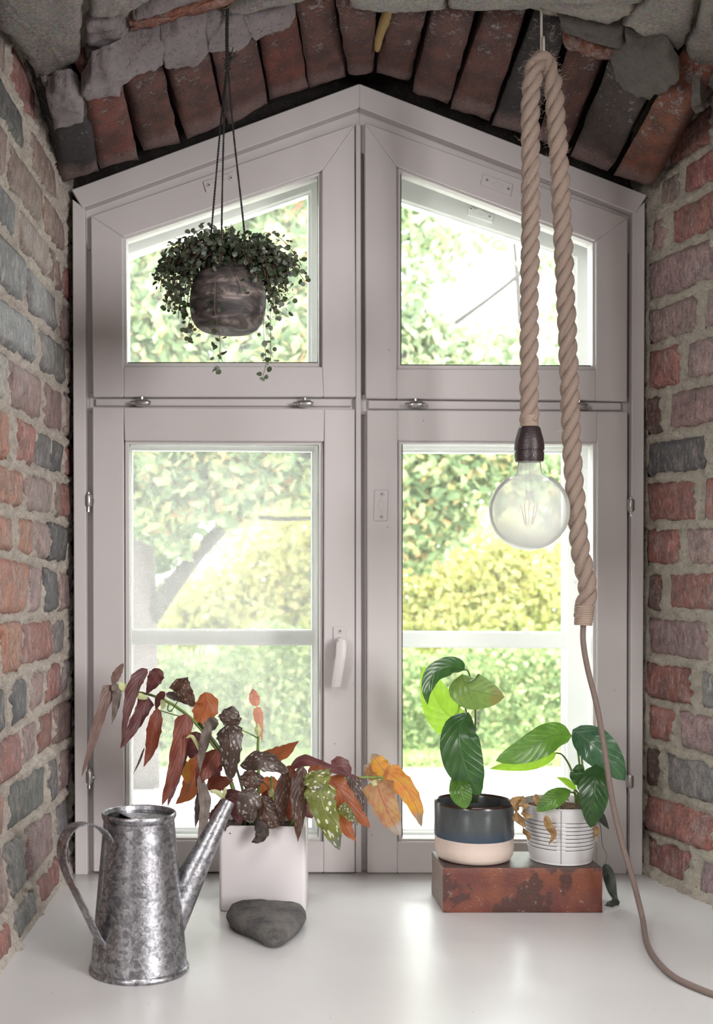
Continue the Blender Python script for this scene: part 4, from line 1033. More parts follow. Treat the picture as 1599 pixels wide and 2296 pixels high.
BL = [  # midrib points (x, y, distance), width, material, options
    ([(250, 1536, 2.06), (238, 1566, 2.05), (215, 1640, 2.04), (183, 1742, 2.03)], 30, L_dull, dict(shape='wing', roll=.3)),
    ([(253, 1534, 2.06), (262, 1512, 2.06), (277, 1487, 2.06)], 17, L_dull, dict(shape='oval')),
    ([(252, 1530, 2.05), (262, 1552, 2.05), (258, 1590, 2.05), (250, 1626, 2.05)], 17, L_dry, dict(wave=.5)),
    ([(331, 1500, 2.06), (308, 1530, 2.05), (290, 1585, 2.04), (273, 1662, 2.03)], 27, L_mar, dict(roll=.2, asym=-.2)),
    ([(358, 1499, 2.06), (346, 1525, 2.06), (328, 1557, 2.06)], 30, L_mar, dict(roll=.1)),
    ([(332, 1562, 2.06), (318, 1595, 2.05), (296, 1635, 2.04), (270, 1678, 2.03)], 34, L_mar, dict(shape='wing')),
    ([(368, 1550, 2.05), (356, 1570, 2.05), (349, 1594, 2.05)], 16, L_mar, {}),
    ([(354, 1588, 2.03), (344, 1630, 2.02), (336, 1680, 2.02), (322, 1720, 2.01)], 28, L_red, dict(asym=.15)),
    ([(324, 1676, 2.04), (312, 1708, 2.04), (298, 1737, 2.04)], 5, L_dull, {}),
    ([(396, 1522, 2.0), (408, 1540, 1.99), (422, 1565, 1.98), (436, 1584, 1.97)], 42, L_sptd, dict(shape='wing', roll=.1)),
    ([(372, 1555, 2.01), (398, 1563, 2.0), (428, 1582, 1.99)], 17, L_dry, dict(roll=.4)),
    ([(460, 1552, 2.08), (464, 1580, 2.08), (454, 1604, 2.08), (446, 1628, 2.08)], 47, L_org, dict(shape='oval')),
    ([(418, 1600, 1.98), (405, 1660, 1.97), (388, 1740, 1.96), (363, 1806, 1.95)], 40, L_red, dict(shape='wing', roll=.2)),
    ([(424, 1660, 2.0), (404, 1710, 1.99), (386, 1770, 1.98), (376, 1808, 1.97)], 20, L_mar, {}),
    ([(440, 1690, 2.06), (436, 1735, 2.05), (420, 1775, 2.04), (394, 1803, 2.03)], 42, L_org, dict(asym=.15)),
    ([(414, 1705, 2.03), (418, 1735, 2.03), (426, 1768, 2.03)], 20, L_yel, {}),
    ([(488, 1680, 1.98), (468, 1712, 1.97), (452, 1738, 1.96), (440, 1765, 1.96)], 38, L_red, dict(shape='lance', roll=-.2)),
    ([(472, 1608, 1.96), (462, 1650, 1.95), (452, 1690, 1.95), (446, 1740, 1.95)], 20, L_dry, dict(wave=.4)),
    ([(470, 1610, 1.99), (474, 1625, 1.98), (458, 1640, 1.98)], 26, L_dry, dict(wave=.4)),
    ([(512, 1630, 1.93), (516, 1610, 1.92), (521, 1582, 1.93)], 46, L_spot, dict(shape='oval', fold=.3)),
    ([(512, 1622, 1.93), (516, 1665, 1.91), (516, 1710, 1.92), (516, 1752, 1.94)], 56, L_spot, dict(shape='wing', fold=.22, roll=-.1)),
    ([(576, 1584, 2.04), (570, 1565, 2.04), (567, 1544, 2.05)], 21, L_young, dict(shape='oval')),
    ([(577, 1584, 2.04), (580, 1610, 2.04), (588, 1662, 2.04)], 19, L_young, {}),
    ([(582, 1694, 2.05), (618, 1692, 2.04), (645, 1680, 2.03), (670, 1661, 2.02)], 30, L_org, dict(roll=.3)),
    ([(538, 1716, 1.95), (575, 1704, 1.93), (612, 1710, 1.93), (648, 1732, 1.94)], 42, L_spot, dict(shape='oval', roll=.45)),
    ([(566, 1726, 1.93), (564, 1748, 1.92), (560, 1776, 1.92)], 46, L_sptd, dict(shape='oval')),
    ([(566, 1764, 1.92), (560, 1790, 1.91), (558, 1820, 1.91), (566, 1845, 1.92)], 48, L_spot, dict(shape='oval', roll=.1)),
    ([(646, 1722, 1.95), (636, 1770, 1.94), (632, 1815, 1.93), (636, 1850, 1.93)], 30, L_sptd, dict(roll=.3)),
    ([(678, 1716, 1.92), (672, 1770, 1.90), (670, 1830, 1.895), (668, 1888, 1.895)], 34, L_sptd, dict(roll=.1)),
    ([(586, 1782, 1.95), (596, 1810, 1.94), (612, 1840, 1.93), (624, 1855, 1.93)], 44, L_sptd, dict(shape='oval')),
    ([(700, 1727, 1.90), (708, 1745, 1.885), (722, 1778, 1.88)], 56, L_sptg, dict(shape='oval', asym=.1)),
    ([(716, 1755, 1.885), (722, 1800, 1.875), (740, 1850, 1.875), (762, 1906, 1.885)], 66, L_sptg, dict(shape='wing', fold=.12)),
    ([(738, 1742, 1.95), (762, 1772, 1.94), (792, 1812, 1.94), (830, 1856, 1.94)], 52, L_org, dict(shape='wing', roll=.15)),
    ([(690, 1728, 1.94), (715, 1728, 1.93), (744, 1748, 1.93)], 26, L_org, dict(roll=.5)),
    ([(748, 1798, 1.96), (764, 1832, 1.95), (780, 1862, 1.95), (798, 1886, 1.95)], 32, L_org, {}),
    ([(762, 1806, 1.93), (780, 1824, 1.93), (802, 1850, 1.93)], 28, L_sptg, dict(shape='wing')),
    ([(650, 1722, 1.97), (682, 1704, 1.95), (740, 1722, 1.94), (826, 1752, 1.93)], 24, L_mar, dict(roll=.5)),
    ([(652, 1716, 1.98), (650, 1738, 1.98), (654, 1760, 1.98)], 22, L_red, {}),
    ([(746, 1726, 2.0), (764, 1718, 2.0), (786, 1742, 2.0)], 36, L_mar, dict(shape='oval')),
    ([(782, 1735, 2.0), (796, 1760, 1.99), (806, 1795, 1.98), (817, 1826, 1.98)], 27, L_spot, dict(roll=.2)),
    ([(780, 1738, 2.03), (788, 1765, 2.03), (796, 1792, 2.03)], 30, L_mar, {}),
    ([(852, 1744, 2.03), (836, 1730, 2.04), (814, 1718, 2.05)], 34, L_pnk, dict(shape='oval')),
    ([(870, 1740, 2.0), (852, 1716, 2.01), (834, 1690, 2.02)], 34, L_yel, dict(shape='oval')),
    ([(862, 1728, 2.0), (896, 1752, 1.99), (928, 1796, 1.98), (946, 1854, 1.98)], 52, L_yel, dict(shape='wing', roll=.2)),
    ([(842, 1748, 1.99), (856, 1788, 1.98), (876, 1832, 1.98), (897, 1874, 1.98)], 66, L_pnk, dict(shape='wing', fold=.12)),
    ([(572, 1838, 1.93), (588, 1862, 1.915), (580, 1880, 1.91), (564, 1889, 1.91)], 26, L_dead, dict(wave=.4)),
    ([(446, 1738, 1.96), (460, 1790, 1.95), (456, 1850, 1.94), (438, 1918, 1.94)], 24, L_dry, dict(roll=.4)),
    ([(452, 1770, 1.97), (446, 1810, 1.97), (438, 1856, 1.97)], 18, L_dry, dict(wave=.6)),
    ([(466, 1770, 2.0), (490, 1756, 2.0), (524, 1748, 2.0)], 34, L_red, dict(roll=.2)),
    ([(470, 1840, 2.0), (488, 1820, 2.0), (505, 1780, 2.0)], 22, L_mar, {}),
    ([(500, 1800, 1.97), (518, 1790, 1.96), (532, 1815, 1.96), (540, 1850, 1.96)], 40, L_mar, dict(shape='oval')),
    ([(545, 1790, 2.0), (540, 1820, 1.99), (528, 1858, 1.98)], 40, L_dead, dict(wave=.3)),
    ([(600, 1770, 2.06), (606, 1800, 2.06), (598, 1840, 2.06)], 40, L_red, dict(shape='oval')),
    ([(588, 1745, 2.07), (600, 1760, 2.07), (640, 1770, 2.07)], 40, L_org, dict(shape='oval')),
    ([(650, 1760, 2.04), (655, 1790, 2.04), (648, 1840, 2.04)], 36, L_red, dict(shape='oval')),
    ([(690, 1780, 1.97), (688, 1810, 1.97), (700, 1835, 1.97)], 30, L_mar, dict(shape='oval')),
    ([(488, 1690, 2.03), (478, 1720, 2.03), (480, 1760, 2.03)], 36, L_mar, dict(shape='oval')),
    ([(440, 1640, 2.03), (436, 1670, 2.03), (425, 1700, 2.03)], 36, L_mar, dict(shape='oval')),
    ([(455, 1800, 1.99), (452, 1780, 1.99), (468, 1756, 1.99)], 18, L_dry, {}),
    ([(540, 1860, 1.96), (512, 1852, 1.95), (490, 1852, 1.95)], 26, L_dead, dict(wave=.3)),
]
for pts, wpx, mt, kw in BL: leaf(beg, pts, wpx * (1.18 if wpx > 15 else 1), mt, **kw)
for pts, wpx in (([(290, 1548, 2.05), (276, 1540, 2.05), (266, 1530, 2.05)], 18), ([(300, 1556, 2.05), (318, 1562, 2.05), (332, 1566, 2.05)], 14), ([(362, 1568, 2.04), (366, 1580, 2.04), (362, 1592, 2.04)], 12), ([(580, 1652, 2.01), (578, 1634, 2.0), (579, 1621, 2.01)], 16),
                 ([(604, 1722, 2.0), (600, 1708, 2.0), (594, 1692, 2.0)], 12), ([(606, 1788, 1.98), (608, 1776, 1.98), (612, 1768, 1.98)], 14), ([(505, 1795, 1.95), (490, 1778, 1.95), (470, 1772, 1.95)], 12), ([(500, 1790, 1.95), (504, 1776, 1.95), (506, 1764, 1.95)], 9), ([(845, 1748, 1.99), (840, 1756, 1.98), (838, 1764, 1.98)], 16), ([(450, 1690, 1.97), (432, 1652, 1.96), (416, 1655, 1.96)], 8)):
    leaf(beg, pts, wpx, M['bud'], name='bud', shape='oval', fold=.6, n=8)

# ---------------------------------------------------------------- grey stone
def stone():
    fp = [(507, 0), (518, 0), (545, 0), (590, 0), (640, 0), (672, 0), (685, 0), (684, 0), (664, 0), (640, 0), (618, 0), (596, 0), (556, 0), (515, 0)]
    # footprint on the sill: the back corners lie deeper than they look because the stone is about 3 cm high
    dep = [1.88, 1.912, 1.925, 1.928, 1.926, 1.915, 1.888, 1.86, 1.805, 1.762, 1.75, 1.757, 1.80, 1.848]
    ctr = [P(x, HY, d_) for (x, y), d_ in zip(fp, dep)]; per = [Vector((p.x, p.y, 0)) for p in spline(ctr + [ctr[0]], 56)][:-1]
    c = sum(per, Vector()) / len(per); n = len(per); vs_, fs = [], []
    prof_ = [(.0, 0.0), (.8, .0), (.93, .003), (1.0, .011), (.985, .018), (.92, .024), (.8, .028), (.55, .030), (.28, .0305)]
    for s_, z in prof_:
        for p in per:
            q = c + (p - c) * s_; k = nz((q.x, q.y, z), 25, 3); bx = (q.y - c.y)
            f = 1 + .04 * k
            zz_ = z * (1 + .16 * nz((q.x, q.y, 0), 14, 5)) + (.0012 * nz((q.x, q.y, z), 90, 6) if z > .005 else 0) + (z > .02) * bx * .03
            vs_.append(Vector((c.x + (q.x - c.x) * f, c.y + (q.y - c.y) * f, max(0, zz_))))
    for j in range(len(prof_) - 1):
        for i in range(n): fs.append((j * n + i, j * n + (i + 1) % n, (j + 1) * n + (i + 1) % n, (j + 1) * n + i))
    fs.append(tuple(range((len(prof_) - 1) * n, len(prof_) * n)))
    mt = m_granite('dark_beach_stone', (.115, .112, .11), (.035, .034, .034))
    o = mesh('flat_stone', vs_, fs, mt, None, smooth=True); fix_normals(o)
    tag(o, 'dark grey triangular flat stone lying against the white planter', 'stone')
stone()

# ---------------------------------------------------------------- loose brick on the sill
def loose_brick():
    N = Nodes('loose_brick_clay'); c = N.coord()
    a = N.noise(c, 14, 5, .6); b_ = N.noise(c, 300, 3); s_ = N.noise(c, 9, 2)
    col = N.mix(N.ramp(a, [(.4, 0), (.6, 1)]), (.10, .027, .020), (.165, .048, .022))
    st = N.ramp(N.noise(N.n('ShaderNodeVectorMath', {'operation': 'ADD'}, **{'0': c, '1': (3.3, .2, .35)}).outputs[0], 11, 4, .6), [(.52, 0), (.545, 1)])
    col = N.mix(N.math('MULTIPLY', st, .85), col, (.045, .018, .014))
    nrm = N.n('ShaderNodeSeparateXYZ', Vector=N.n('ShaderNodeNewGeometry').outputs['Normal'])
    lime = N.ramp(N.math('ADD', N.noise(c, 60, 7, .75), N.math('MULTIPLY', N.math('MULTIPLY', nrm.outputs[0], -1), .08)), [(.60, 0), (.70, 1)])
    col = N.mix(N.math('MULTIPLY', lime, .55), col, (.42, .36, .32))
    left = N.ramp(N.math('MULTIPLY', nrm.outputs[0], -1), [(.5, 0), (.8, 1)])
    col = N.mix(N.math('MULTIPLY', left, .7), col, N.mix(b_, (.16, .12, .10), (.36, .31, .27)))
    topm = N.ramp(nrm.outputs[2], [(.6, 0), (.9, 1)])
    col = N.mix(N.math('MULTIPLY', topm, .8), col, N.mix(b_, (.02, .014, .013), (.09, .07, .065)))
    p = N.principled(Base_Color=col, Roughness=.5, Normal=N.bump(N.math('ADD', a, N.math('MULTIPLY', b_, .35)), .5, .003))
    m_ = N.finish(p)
    d1 = 1.946; c0 = P(993, HY, d1); L = 359 * d1 / F
    bm = bmesh.new(); bmesh.ops.create_cube(bm, size=1)
    for v in bm.verts: v.co = Vector((v.co.x * L, v.co.y * .118, v.co.z * .0755))
    bmesh.ops.subdivide_edges(bm, edges=bm.edges[:], cuts=5, use_grid_fill=True)
    for v in bm.verts:
        q = v.co; v.co = q + Vector((nz(q, 30, 2), nz(q, 30, 5), nz(q, 30, 8) * .4)) * .0016
    me = bpy.data.meshes.new('loose_brick'); bm.to_mesh(me); bm.free(); me.materials.append(m_)
    o = put('loose_brick', me); o.location = (c0.x + L / 2, d1 - D + .059, .0378); bevel(o, .0025, 2, 50); smooth(o, 30)
    tag(o, 'dark stained red brick lying on the sill under two plant pots', 'brick')
loose_brick()
BT = .0760

# ---------------------------------------------------------------- peace lily in the two-tone pot
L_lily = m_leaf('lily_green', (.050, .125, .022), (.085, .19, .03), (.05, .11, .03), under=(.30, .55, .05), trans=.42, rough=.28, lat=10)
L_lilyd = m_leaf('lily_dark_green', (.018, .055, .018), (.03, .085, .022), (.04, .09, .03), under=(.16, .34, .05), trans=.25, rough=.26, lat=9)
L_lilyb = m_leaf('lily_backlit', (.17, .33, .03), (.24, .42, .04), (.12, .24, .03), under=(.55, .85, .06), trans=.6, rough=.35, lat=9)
L_lilyx = m_leaf('lily_browning_edge', (.085, .165, .045), (.15, .235, .06), (.06, .11, .03), under=(.4, .5, .08), trans=.4, rough=.3, lat=9, tip=(.16, .13, .05))
L_lilys = m_leaf('lily_glossy', (.03, .085, .05), (.05, .12, .06), (.10, .17, .10), under=(.2, .4, .1), trans=.2, rough=.2, lat=8)
L_straw = m_leaf('dried_straw_leaf', (.22, .12, .045), (.40, .26, .12), (.12, .065, .03), under=(.5, .28, .09), trans=.25, rough=.7, lat=5)
L_black = m_leaf('dried_dark_leaf', (.02, .028, .02), (.045, .055, .04), (.03, .035, .03), trans=.08, rough=.45, lat=6)
p1 = P(1063, HY, 2.013); p1 = Vector((p1.x, p1.y, BT)); S1 = 2.013 / F
lily = thing('potted_peace_lily', 'drooping green lily in the dark blue and bare clay round pot on the brick', 'potted plant', p1)
r1 = 88.5 * S1; H1 = 130 * S1
N = Nodes('two_tone_glaze'); c = N.coord(); sp_ = N.n('ShaderNodeSeparateXYZ', Vector=c)
zz_ = N.math('ADD', sp_.outputs[2], N.math('MULTIPLY', N.noise(c, 20, 2), .0015))
g_ = N.math('GREATER_THAN', zz_, BT + .0405)
top_ = N.math('GREATER_THAN', zz_, BT + H1 - .0035)
gl = N.mix(N.noise(N.scalevec(c, (1, 1, .25)), 90, 5, .7), (.034, .040, .043), (.085, .092, .092))
gl = N.mix(N.ramp(N.math('MULTIPLY', N.math('SUBTRACT', sp_.outputs[2], BT + .04), 16.0), [(0, 1), (.35, 0)]), gl, (.035, .06, .09))
gl = N.mix(top_, gl, (.03, .016, .012))
col = N.mix(g_, N.mix(N.noise(c, 200, 4), (.52, .42, .36), (.60, .50, .43)), gl)
ro = N.math('ADD', N.math('MULTIPLY', g_, -.55), .75)
pot_m = N.finish(N.principled(Base_Color=col, Roughness=ro))
lathe('pot', [(.002, 0), (r1 * .80, 0), (r1 * .90, .003), (r1 * .965, .010), (r1 * .985, .022), (r1 * .985, .0405), (r1 * 1.0, .042), (r1, H1 - .006), (r1 * .99, H1 - .0015), (r1 * .965, H1), (r1 * .94, H1 - .0015), (r1 * .925, H1 - .006), (r1 * .92, H1 - .03), (.002, H1 - .03)], p1, pot_m, lily, 64, cap=False)
lathe('soil', [(.002, H1 - .022), (r1 * .5, H1 - .021), (r1 * .93, H1 - .024)], p1, M['soil'], lily, 32, cap=False)
e1 = 2.01
for pts in ([(1060, 1800, e1), (1068, 1730, e1), (1062, 1660, e1), (1046, 1598, e1), (1038, 1560, e1)], [(1066, 1800, e1), (1062, 1700, e1 + .01), (1066, 1590, e1 + .01), (1052, 1510, e1 + .01), (1036, 1502, e1 + .01)], [(1056, 1800, e1), (1052, 1690, e1), (1058, 1620, e1), (1050, 1598, e1 - .01)], [(1070, 1800, e1), (1074, 1760, e1), (1077, 1728, e1)], [(1048, 1800, e1), (1040, 1760, e1 - .02), (1026, 1736, e1 - .04)]):
    stem(lily, pts, .0019, .0012, M['stem_dark'])
for pts, wpx, mt, kw in [
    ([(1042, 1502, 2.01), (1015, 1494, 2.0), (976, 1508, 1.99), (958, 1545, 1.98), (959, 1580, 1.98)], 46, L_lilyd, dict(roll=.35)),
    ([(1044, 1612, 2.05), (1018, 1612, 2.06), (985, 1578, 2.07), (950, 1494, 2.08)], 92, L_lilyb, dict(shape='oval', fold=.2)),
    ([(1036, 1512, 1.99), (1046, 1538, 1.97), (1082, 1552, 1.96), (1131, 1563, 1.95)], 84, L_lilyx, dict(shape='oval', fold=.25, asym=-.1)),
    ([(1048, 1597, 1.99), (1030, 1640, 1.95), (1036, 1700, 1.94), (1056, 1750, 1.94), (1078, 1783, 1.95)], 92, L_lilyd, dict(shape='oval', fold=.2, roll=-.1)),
    ([(1022, 1735, 1.96), (1030, 1765, 1.935), (1038, 1792, 1.93), (1044, 1814, 1.93)], 50, L_lily, dict(shape='oval')),
    ([(1076, 1742, 2.0), (1079, 1730, 2.0), (1076, 1720, 2.0)], 10, L_lily, dict(shape='oval')),
]: leaf(lily, pts, wpx, mt, **{'wave': .05, 'tooth': .12, **kw})

# ---------------------------------------------------------------- second lily in the white ribbed bucket
p2 = P(1257, HY, 2.008); p2 = Vector((p2.x, p2.y, BT)); S2 = 2.008 / F
buck = thing('potted_lily_bucket', 'young lily with dry leaves in the white ribbed metal bucket on the brick', 'potted plant', p2)
N = Nodes('white_bucket_paint'); c = N.coord(); sp_ = N.n('ShaderNodeSeparateXYZ', Vector=c)
at = N.n('ShaderNodeAttribute', {'attribute_name': 'groove'}).outputs['Fac']
worn = N.ramp(N.math('ADD', at, N.math('MULTIPLY', N.math('SUBTRACT', N.noise(c, 160, 5, .7), .5), .5)), [(.55, 0), (.75, 1)])
col = N.mix(worn, N.mix(N.noise(c, 30, 4), (.56, .55, .55), (.64, .63, .63)), (.07, .07, .075))
bk_m = N.finish(N.principled(Base_Color=col, Roughness=.45, Normal=N.bump(N.noise(c, 400, 2), .1, .001)))
H2 = 125 * S2; rb2, rt2 = 66.5 * S2, 88 * S2
pr, gv = [(.002, 0.0015), (rb2 - .003, .0015), (rb2 - .001, 0), (rb2 + .001, .0003), (rb2 + .001, .002)], [0, 0, 0, 0, 0]
for i in range(0, 161):
    z = .003 + (H2 - .003) * i / 160; t = z / H2; r = rb2 + (rt2 - rb2) * t ** .9; g = 0
    for k in range(8):
        zc = H2 * (.27 + k * .0700); g = max(g, math.exp(-((z - zc) / .0009) ** 2))
    pr.append((r - .0010 * g, z)); gv.append(g)
pr += [(rt2 + .0012, H2 + .0008), (rt2 + .0008, H2 + .002), (rt2 - .001, H2 + .0018), (rt2 - .0022, H2 - .004), (rt2 - .006, H2 - .03)]; gv += [0] * 5
bko = lathe('bucket', pr, p2, bk_m, buck, 64, cap=False)
ga = bko.data.attributes.new('groove', 'FLOAT', 'POINT'); vals = []
sa_ = math.radians(-104)
for i in range(len(pr)):
    for k in range(64):
        a = 2 * math.pi * k / 64 - 2 * math.pi; da = abs((a - sa_ + math.pi) % (2 * math.pi) - math.pi); vals.append(gv[i] if da > .10 else 0.0)
ga.data.foreach_set('value', vals)
q = MB(); q.tube([p2 + Vector((math.cos(sa_) * (rb2 + (rt2 - rb2) * (z / H2) ** .9 + .0003), math.sin(sa_) * (rb2 + (rt2 - rb2) * (z / H2) ** .9 + .0003), z)) for z in np.linspace(.003, H2 - .001, 14)], .0008, 6)
q.build('seam', m_plain('seam_grey', (.30, .30, .30), .5), buck, True)
lathe('soil', [(.002, H2 - .004), (rt2 * .5, H2 - .006), (rt2 * .95, H2 - .010)], p2, M['fibre_soil'], buck, 32, cap=False)
e2 = 2.01
for pts in ([(1300, 1800, e2), (1300, 1720, e2), (1290, 1660, e2), (1278, 1648, e2)], [(1305, 1800, e2), (1306, 1720, e2), (1298, 1660, e2 + .01), (1285, 1640, e2 + .01)], [(1292, 1800, e2 + .02), (1282, 1730, e2 + .03), (1262, 1694, e2 + .03), (1246, 1688, e2 + .03)], [(1298, 1805, e2 - .01), (1290, 1780, e2 - .02), (1278, 1776, e2 - .03)], [(1300, 1800, e2), (1312, 1760, e2 - .03), (1334, 1722, e2 - .04)], [(1296, 1800, e2), (1296, 1780, e2), (1288, 1768, e2 - .01)]):
    stem(buck, pts, .0022, .0013, M['stem_green'])
for pts, wpx, mt, kw in [
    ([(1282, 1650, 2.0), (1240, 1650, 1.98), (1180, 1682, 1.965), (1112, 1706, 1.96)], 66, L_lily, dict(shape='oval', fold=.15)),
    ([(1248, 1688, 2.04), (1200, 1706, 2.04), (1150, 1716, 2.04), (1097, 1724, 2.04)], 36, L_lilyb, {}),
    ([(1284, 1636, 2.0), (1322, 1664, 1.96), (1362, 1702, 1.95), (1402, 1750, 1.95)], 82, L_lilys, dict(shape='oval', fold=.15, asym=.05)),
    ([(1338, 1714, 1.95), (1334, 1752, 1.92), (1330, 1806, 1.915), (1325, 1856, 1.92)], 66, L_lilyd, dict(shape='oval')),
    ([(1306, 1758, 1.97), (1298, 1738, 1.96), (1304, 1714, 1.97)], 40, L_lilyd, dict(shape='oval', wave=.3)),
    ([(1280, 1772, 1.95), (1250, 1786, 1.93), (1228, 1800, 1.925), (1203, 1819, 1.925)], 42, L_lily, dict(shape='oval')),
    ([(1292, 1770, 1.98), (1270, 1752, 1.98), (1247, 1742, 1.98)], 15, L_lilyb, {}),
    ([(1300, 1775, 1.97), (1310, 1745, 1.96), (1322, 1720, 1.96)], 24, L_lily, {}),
    ([(1338, 1818, 1.97), (1350, 1836, 1.97), (1366, 1860, 1.97)], 20, L_black, {}),
    ([(1175, 1786, 1.95), (1160, 1800, 1.94), (1162, 1830, 1.94), (1182, 1876, 1.94)], 24, L_straw, dict(wave=.9, roll=.7)),
    ([(1170, 1796, 1.93), (1178, 1826, 1.93), (1172, 1856, 1.93)], 18, L_straw, dict(wave=.9, roll=-.8)), ([(1166, 1790, 1.95), (1158, 1812, 1.95), (1158, 1838, 1.95)], 14, L_straw, dict(wave=.7, roll=.5)),
    ([(1180, 1862, 1.94), (1186, 1876, 1.94), (1184, 1886, 1.94)], 9, L_straw, dict(wave=.5)),
    ([(1224, 1828, 1.922), (1230, 1850, 1.922), (1242, 1872, 1.928), (1230, 1894, 1.93)], 18, L_straw, dict(wave=.2)),
    ([(1200, 1780, 1.95), (1206, 1798, 1.94), (1216, 1812, 1.935)], 16, L_straw, dict(wave=.4)),
    ([(1332, 1850, 1.96), (1338, 1866, 1.96), (1330, 1882, 1.96)], 12, L_straw, dict(wave=.4)),
    ([(1357, 1936, 1.99), (1366, 1965, 1.985), (1374, 2000, 1.98), (1388, 2032, 1.975)], 26, L_black, dict(wave=.15)),
    ([(1390, 2022, 1.97), (1372, 2026, 1.96), (1355, 2030, 1.955)], 18, L_black, dict(wave=.2, roll=.4)),
]: leaf(buck, pts, wpx, mt, **{'wave': .05, 'tooth': .12, **kw})
stem(buck, [(1335, 1840, 1.97), (1346, 1850, 1.98), (1351, 1895, 1.99), (1360, 1915, 1.99), (1358, 1938, 1.99)], .0006, .0004, M['stem_dark'], 'dry_stalk')
q = MB()
for k in range(70):
    a = R.uniform(0, 2 * math.pi); rr = R.uniform(.1, .95) * rt2 * .92; x, y = math.cos(a) * rr, math.sin(a) * rr
    if x > .01 and R.random() < .6: continue
    v = Vector((R.uniform(-1, 1), R.uniform(-1, 1), R.uniform(-.1, .5))) * .014
    b0 = p2 + Vector((x, y, H2 - .006 + R.uniform(0, .008)))
    q.tube(spline([b0, b0 + v * .6 + Vector((0, 0, .003)), b0 + v], 4), .0007, 4)
stuff(q.build('straw_litter', m_plain('straw', (.24, .13, .06), .8, 0, 0, 1, .4), buck))

# ---------------------------------------------------------------- rope pendant lamp
RD = 1.86
def m_rope():
    N = Nodes('jute_rope'); uv = N.coord('UV'); c = N.coord()
    f = N.noise(N.scalevec(uv, (30, 3, 1)), 3, 4, .6); g = N.noise(c, 500, 3)
    col = N.mix(f, (.17, .12, .095), (.40, .31, .255))
    p = N.principled(Base_Color=col, Roughness=.9, Normal=N.bump(N.math('ADD', N.noise(N.scalevec(uv, (60, 4, 1)), 2, 3), N.math('MULTIPLY', g, .4)), .6, .002))
    return N.finish(p)
M['rope'] = m_rope()
rp = P(1215, 128, RD)
lamp = thing('rope_pendant_lamp', 'thick jute rope lamp looped on the hook with a large bare globe bulb', 'lamp', rp)
ropepx = [(1187, 945), (1187, 860), (1187, 700), (1190, 500), (1190, 330), (1190, 230), (1193, 180), (1201, 148), (1215, 134), (1229, 148), (1240, 182), (1247, 240), (1254, 360), (1262, 520), (1270, 700), (1277, 860), (1281, 980), (1290, 1110), (1301, 1230), (1313, 1290), (1318, 1325), (1311, 1360), (1307, 1385)]
ctr = [P(x, y, RD) for x, y in ropepx]
for i in range(6, 12): ctr[i] = ctr[i] + Vector((0, -.006 if i < 9 else .004, 0))
N_R = 420
cp = spline(ctr, N_R)
arc = [0.]
for i in range(N_R): arc.append(arc[-1] + (cp[i + 1] - cp[i]).length)
cfr = frames(cp); ROPER = 20.5 * RD / F; PITCH = 112 * RD / F
vs_, fs, uvs = [], [], []
for s_ in range(3):
    base = len(vs_); seg = 12; pts = []
    for i, p in enumerate(cp):
        a = 2 * math.pi * (arc[i] / PITCH) + s_ * 2 * math.pi / 3
        t, n_, b_ = cfr[i]; rr = ROPER * .53
        pts.append(p + n_ * rr * math.cos(a) + b_ * rr * math.sin(a))
    fr2 = frames(pts)
    for i, p in enumerate(pts):
        t, n_, b_ = fr2[i]; r = ROPER * .53
        for k in range(seg):
            a = 2 * math.pi * k / seg; jit = 1 + .05 * math.sin(k * 5 + i * .31)
            vs_.append(p + (n_ * math.cos(a) + b_ * math.sin(a)) * r * jit); uvs.append((k / seg, arc[i] * 30))
    for i in range(N_R):
        for k in range(seg): fs.append((base + i * seg + k, base + i * seg + (k + 1) % seg, base + (i + 1) * seg + (k + 1) % seg, base + (i + 1) * seg + k))
mesh('rope', vs_, fs, M['rope'], lamp, smooth=True, uvs=uvs)
def whipping(p0, p1, r0, r1):
    q = MB(); n = 11
    for k in range(n):
        t = (k + .5) / n; c = P(*p0).lerp(P(*p1), t); r = r0 + (r1 - r0) * t
        a = [c + Vector((r * math.cos(x), r * math.sin(x), .0006 * math.sin(x + k))) for x in np.linspace(0, 2 * math.pi, 25)]
        q.tube(a, .0014, 6, False)
    q.tube([P(*p0).lerp(P(*p1), t) for t in (0, .5, 1)], [r0, (r0 + r1) / 2, r1], 20)
    return q.build('whipping', m_plain('jute_twine', (.31, .235, .185), .9, 0, .6, 400, .3), lamp, True)
whipping((1187, 932, RD), (1187, 962, RD), 18 * RD / F, 19 * RD / F)
whipping((1311, 1358, RD), (1308, 1402, RD), 21 * RD / F, 18.5 * RD / F)
q = MB()
for k in range(1100):
    i = R.randrange(4, N_R - 4); t, n_, b_ = cfr[i]; a = R.uniform(0, 2 * math.pi)
    u = n_ * math.cos(a) + b_ * math.sin(a); L = R.uniform(.003, .011) * (1.5 if R.random() < .1 else 1)
    p = cp[i] + u * ROPER * .9; v = (u + t * R.uniform(-1.2, 1.2)).normalized()
    q.tube([p, p + v * L * .6 + Vector((0, 0, R.uniform(-.001, .001))), p + v * L + t * R.uniform(-.003, .003)], [.00016, .00013, .00008], 3, False)
stuff(q.build('loose_fibres', m_plain('jute_fibre', (.55, .43, .32), .8), lamp))
bk = Nodes('brown_bakelite'); c = bk.coord()
wv = bk.noise(bk.scalevec(c, (1, 1, 2.5)), 260, 2)
bm_ = bk.finish(bk.principled(Base_Color=(.028, .017, .019), Roughness=.32, Normal=bk.bump(wv, .5, .0015)))
sS = RD / F; sc = P(1187, 1036, RD)
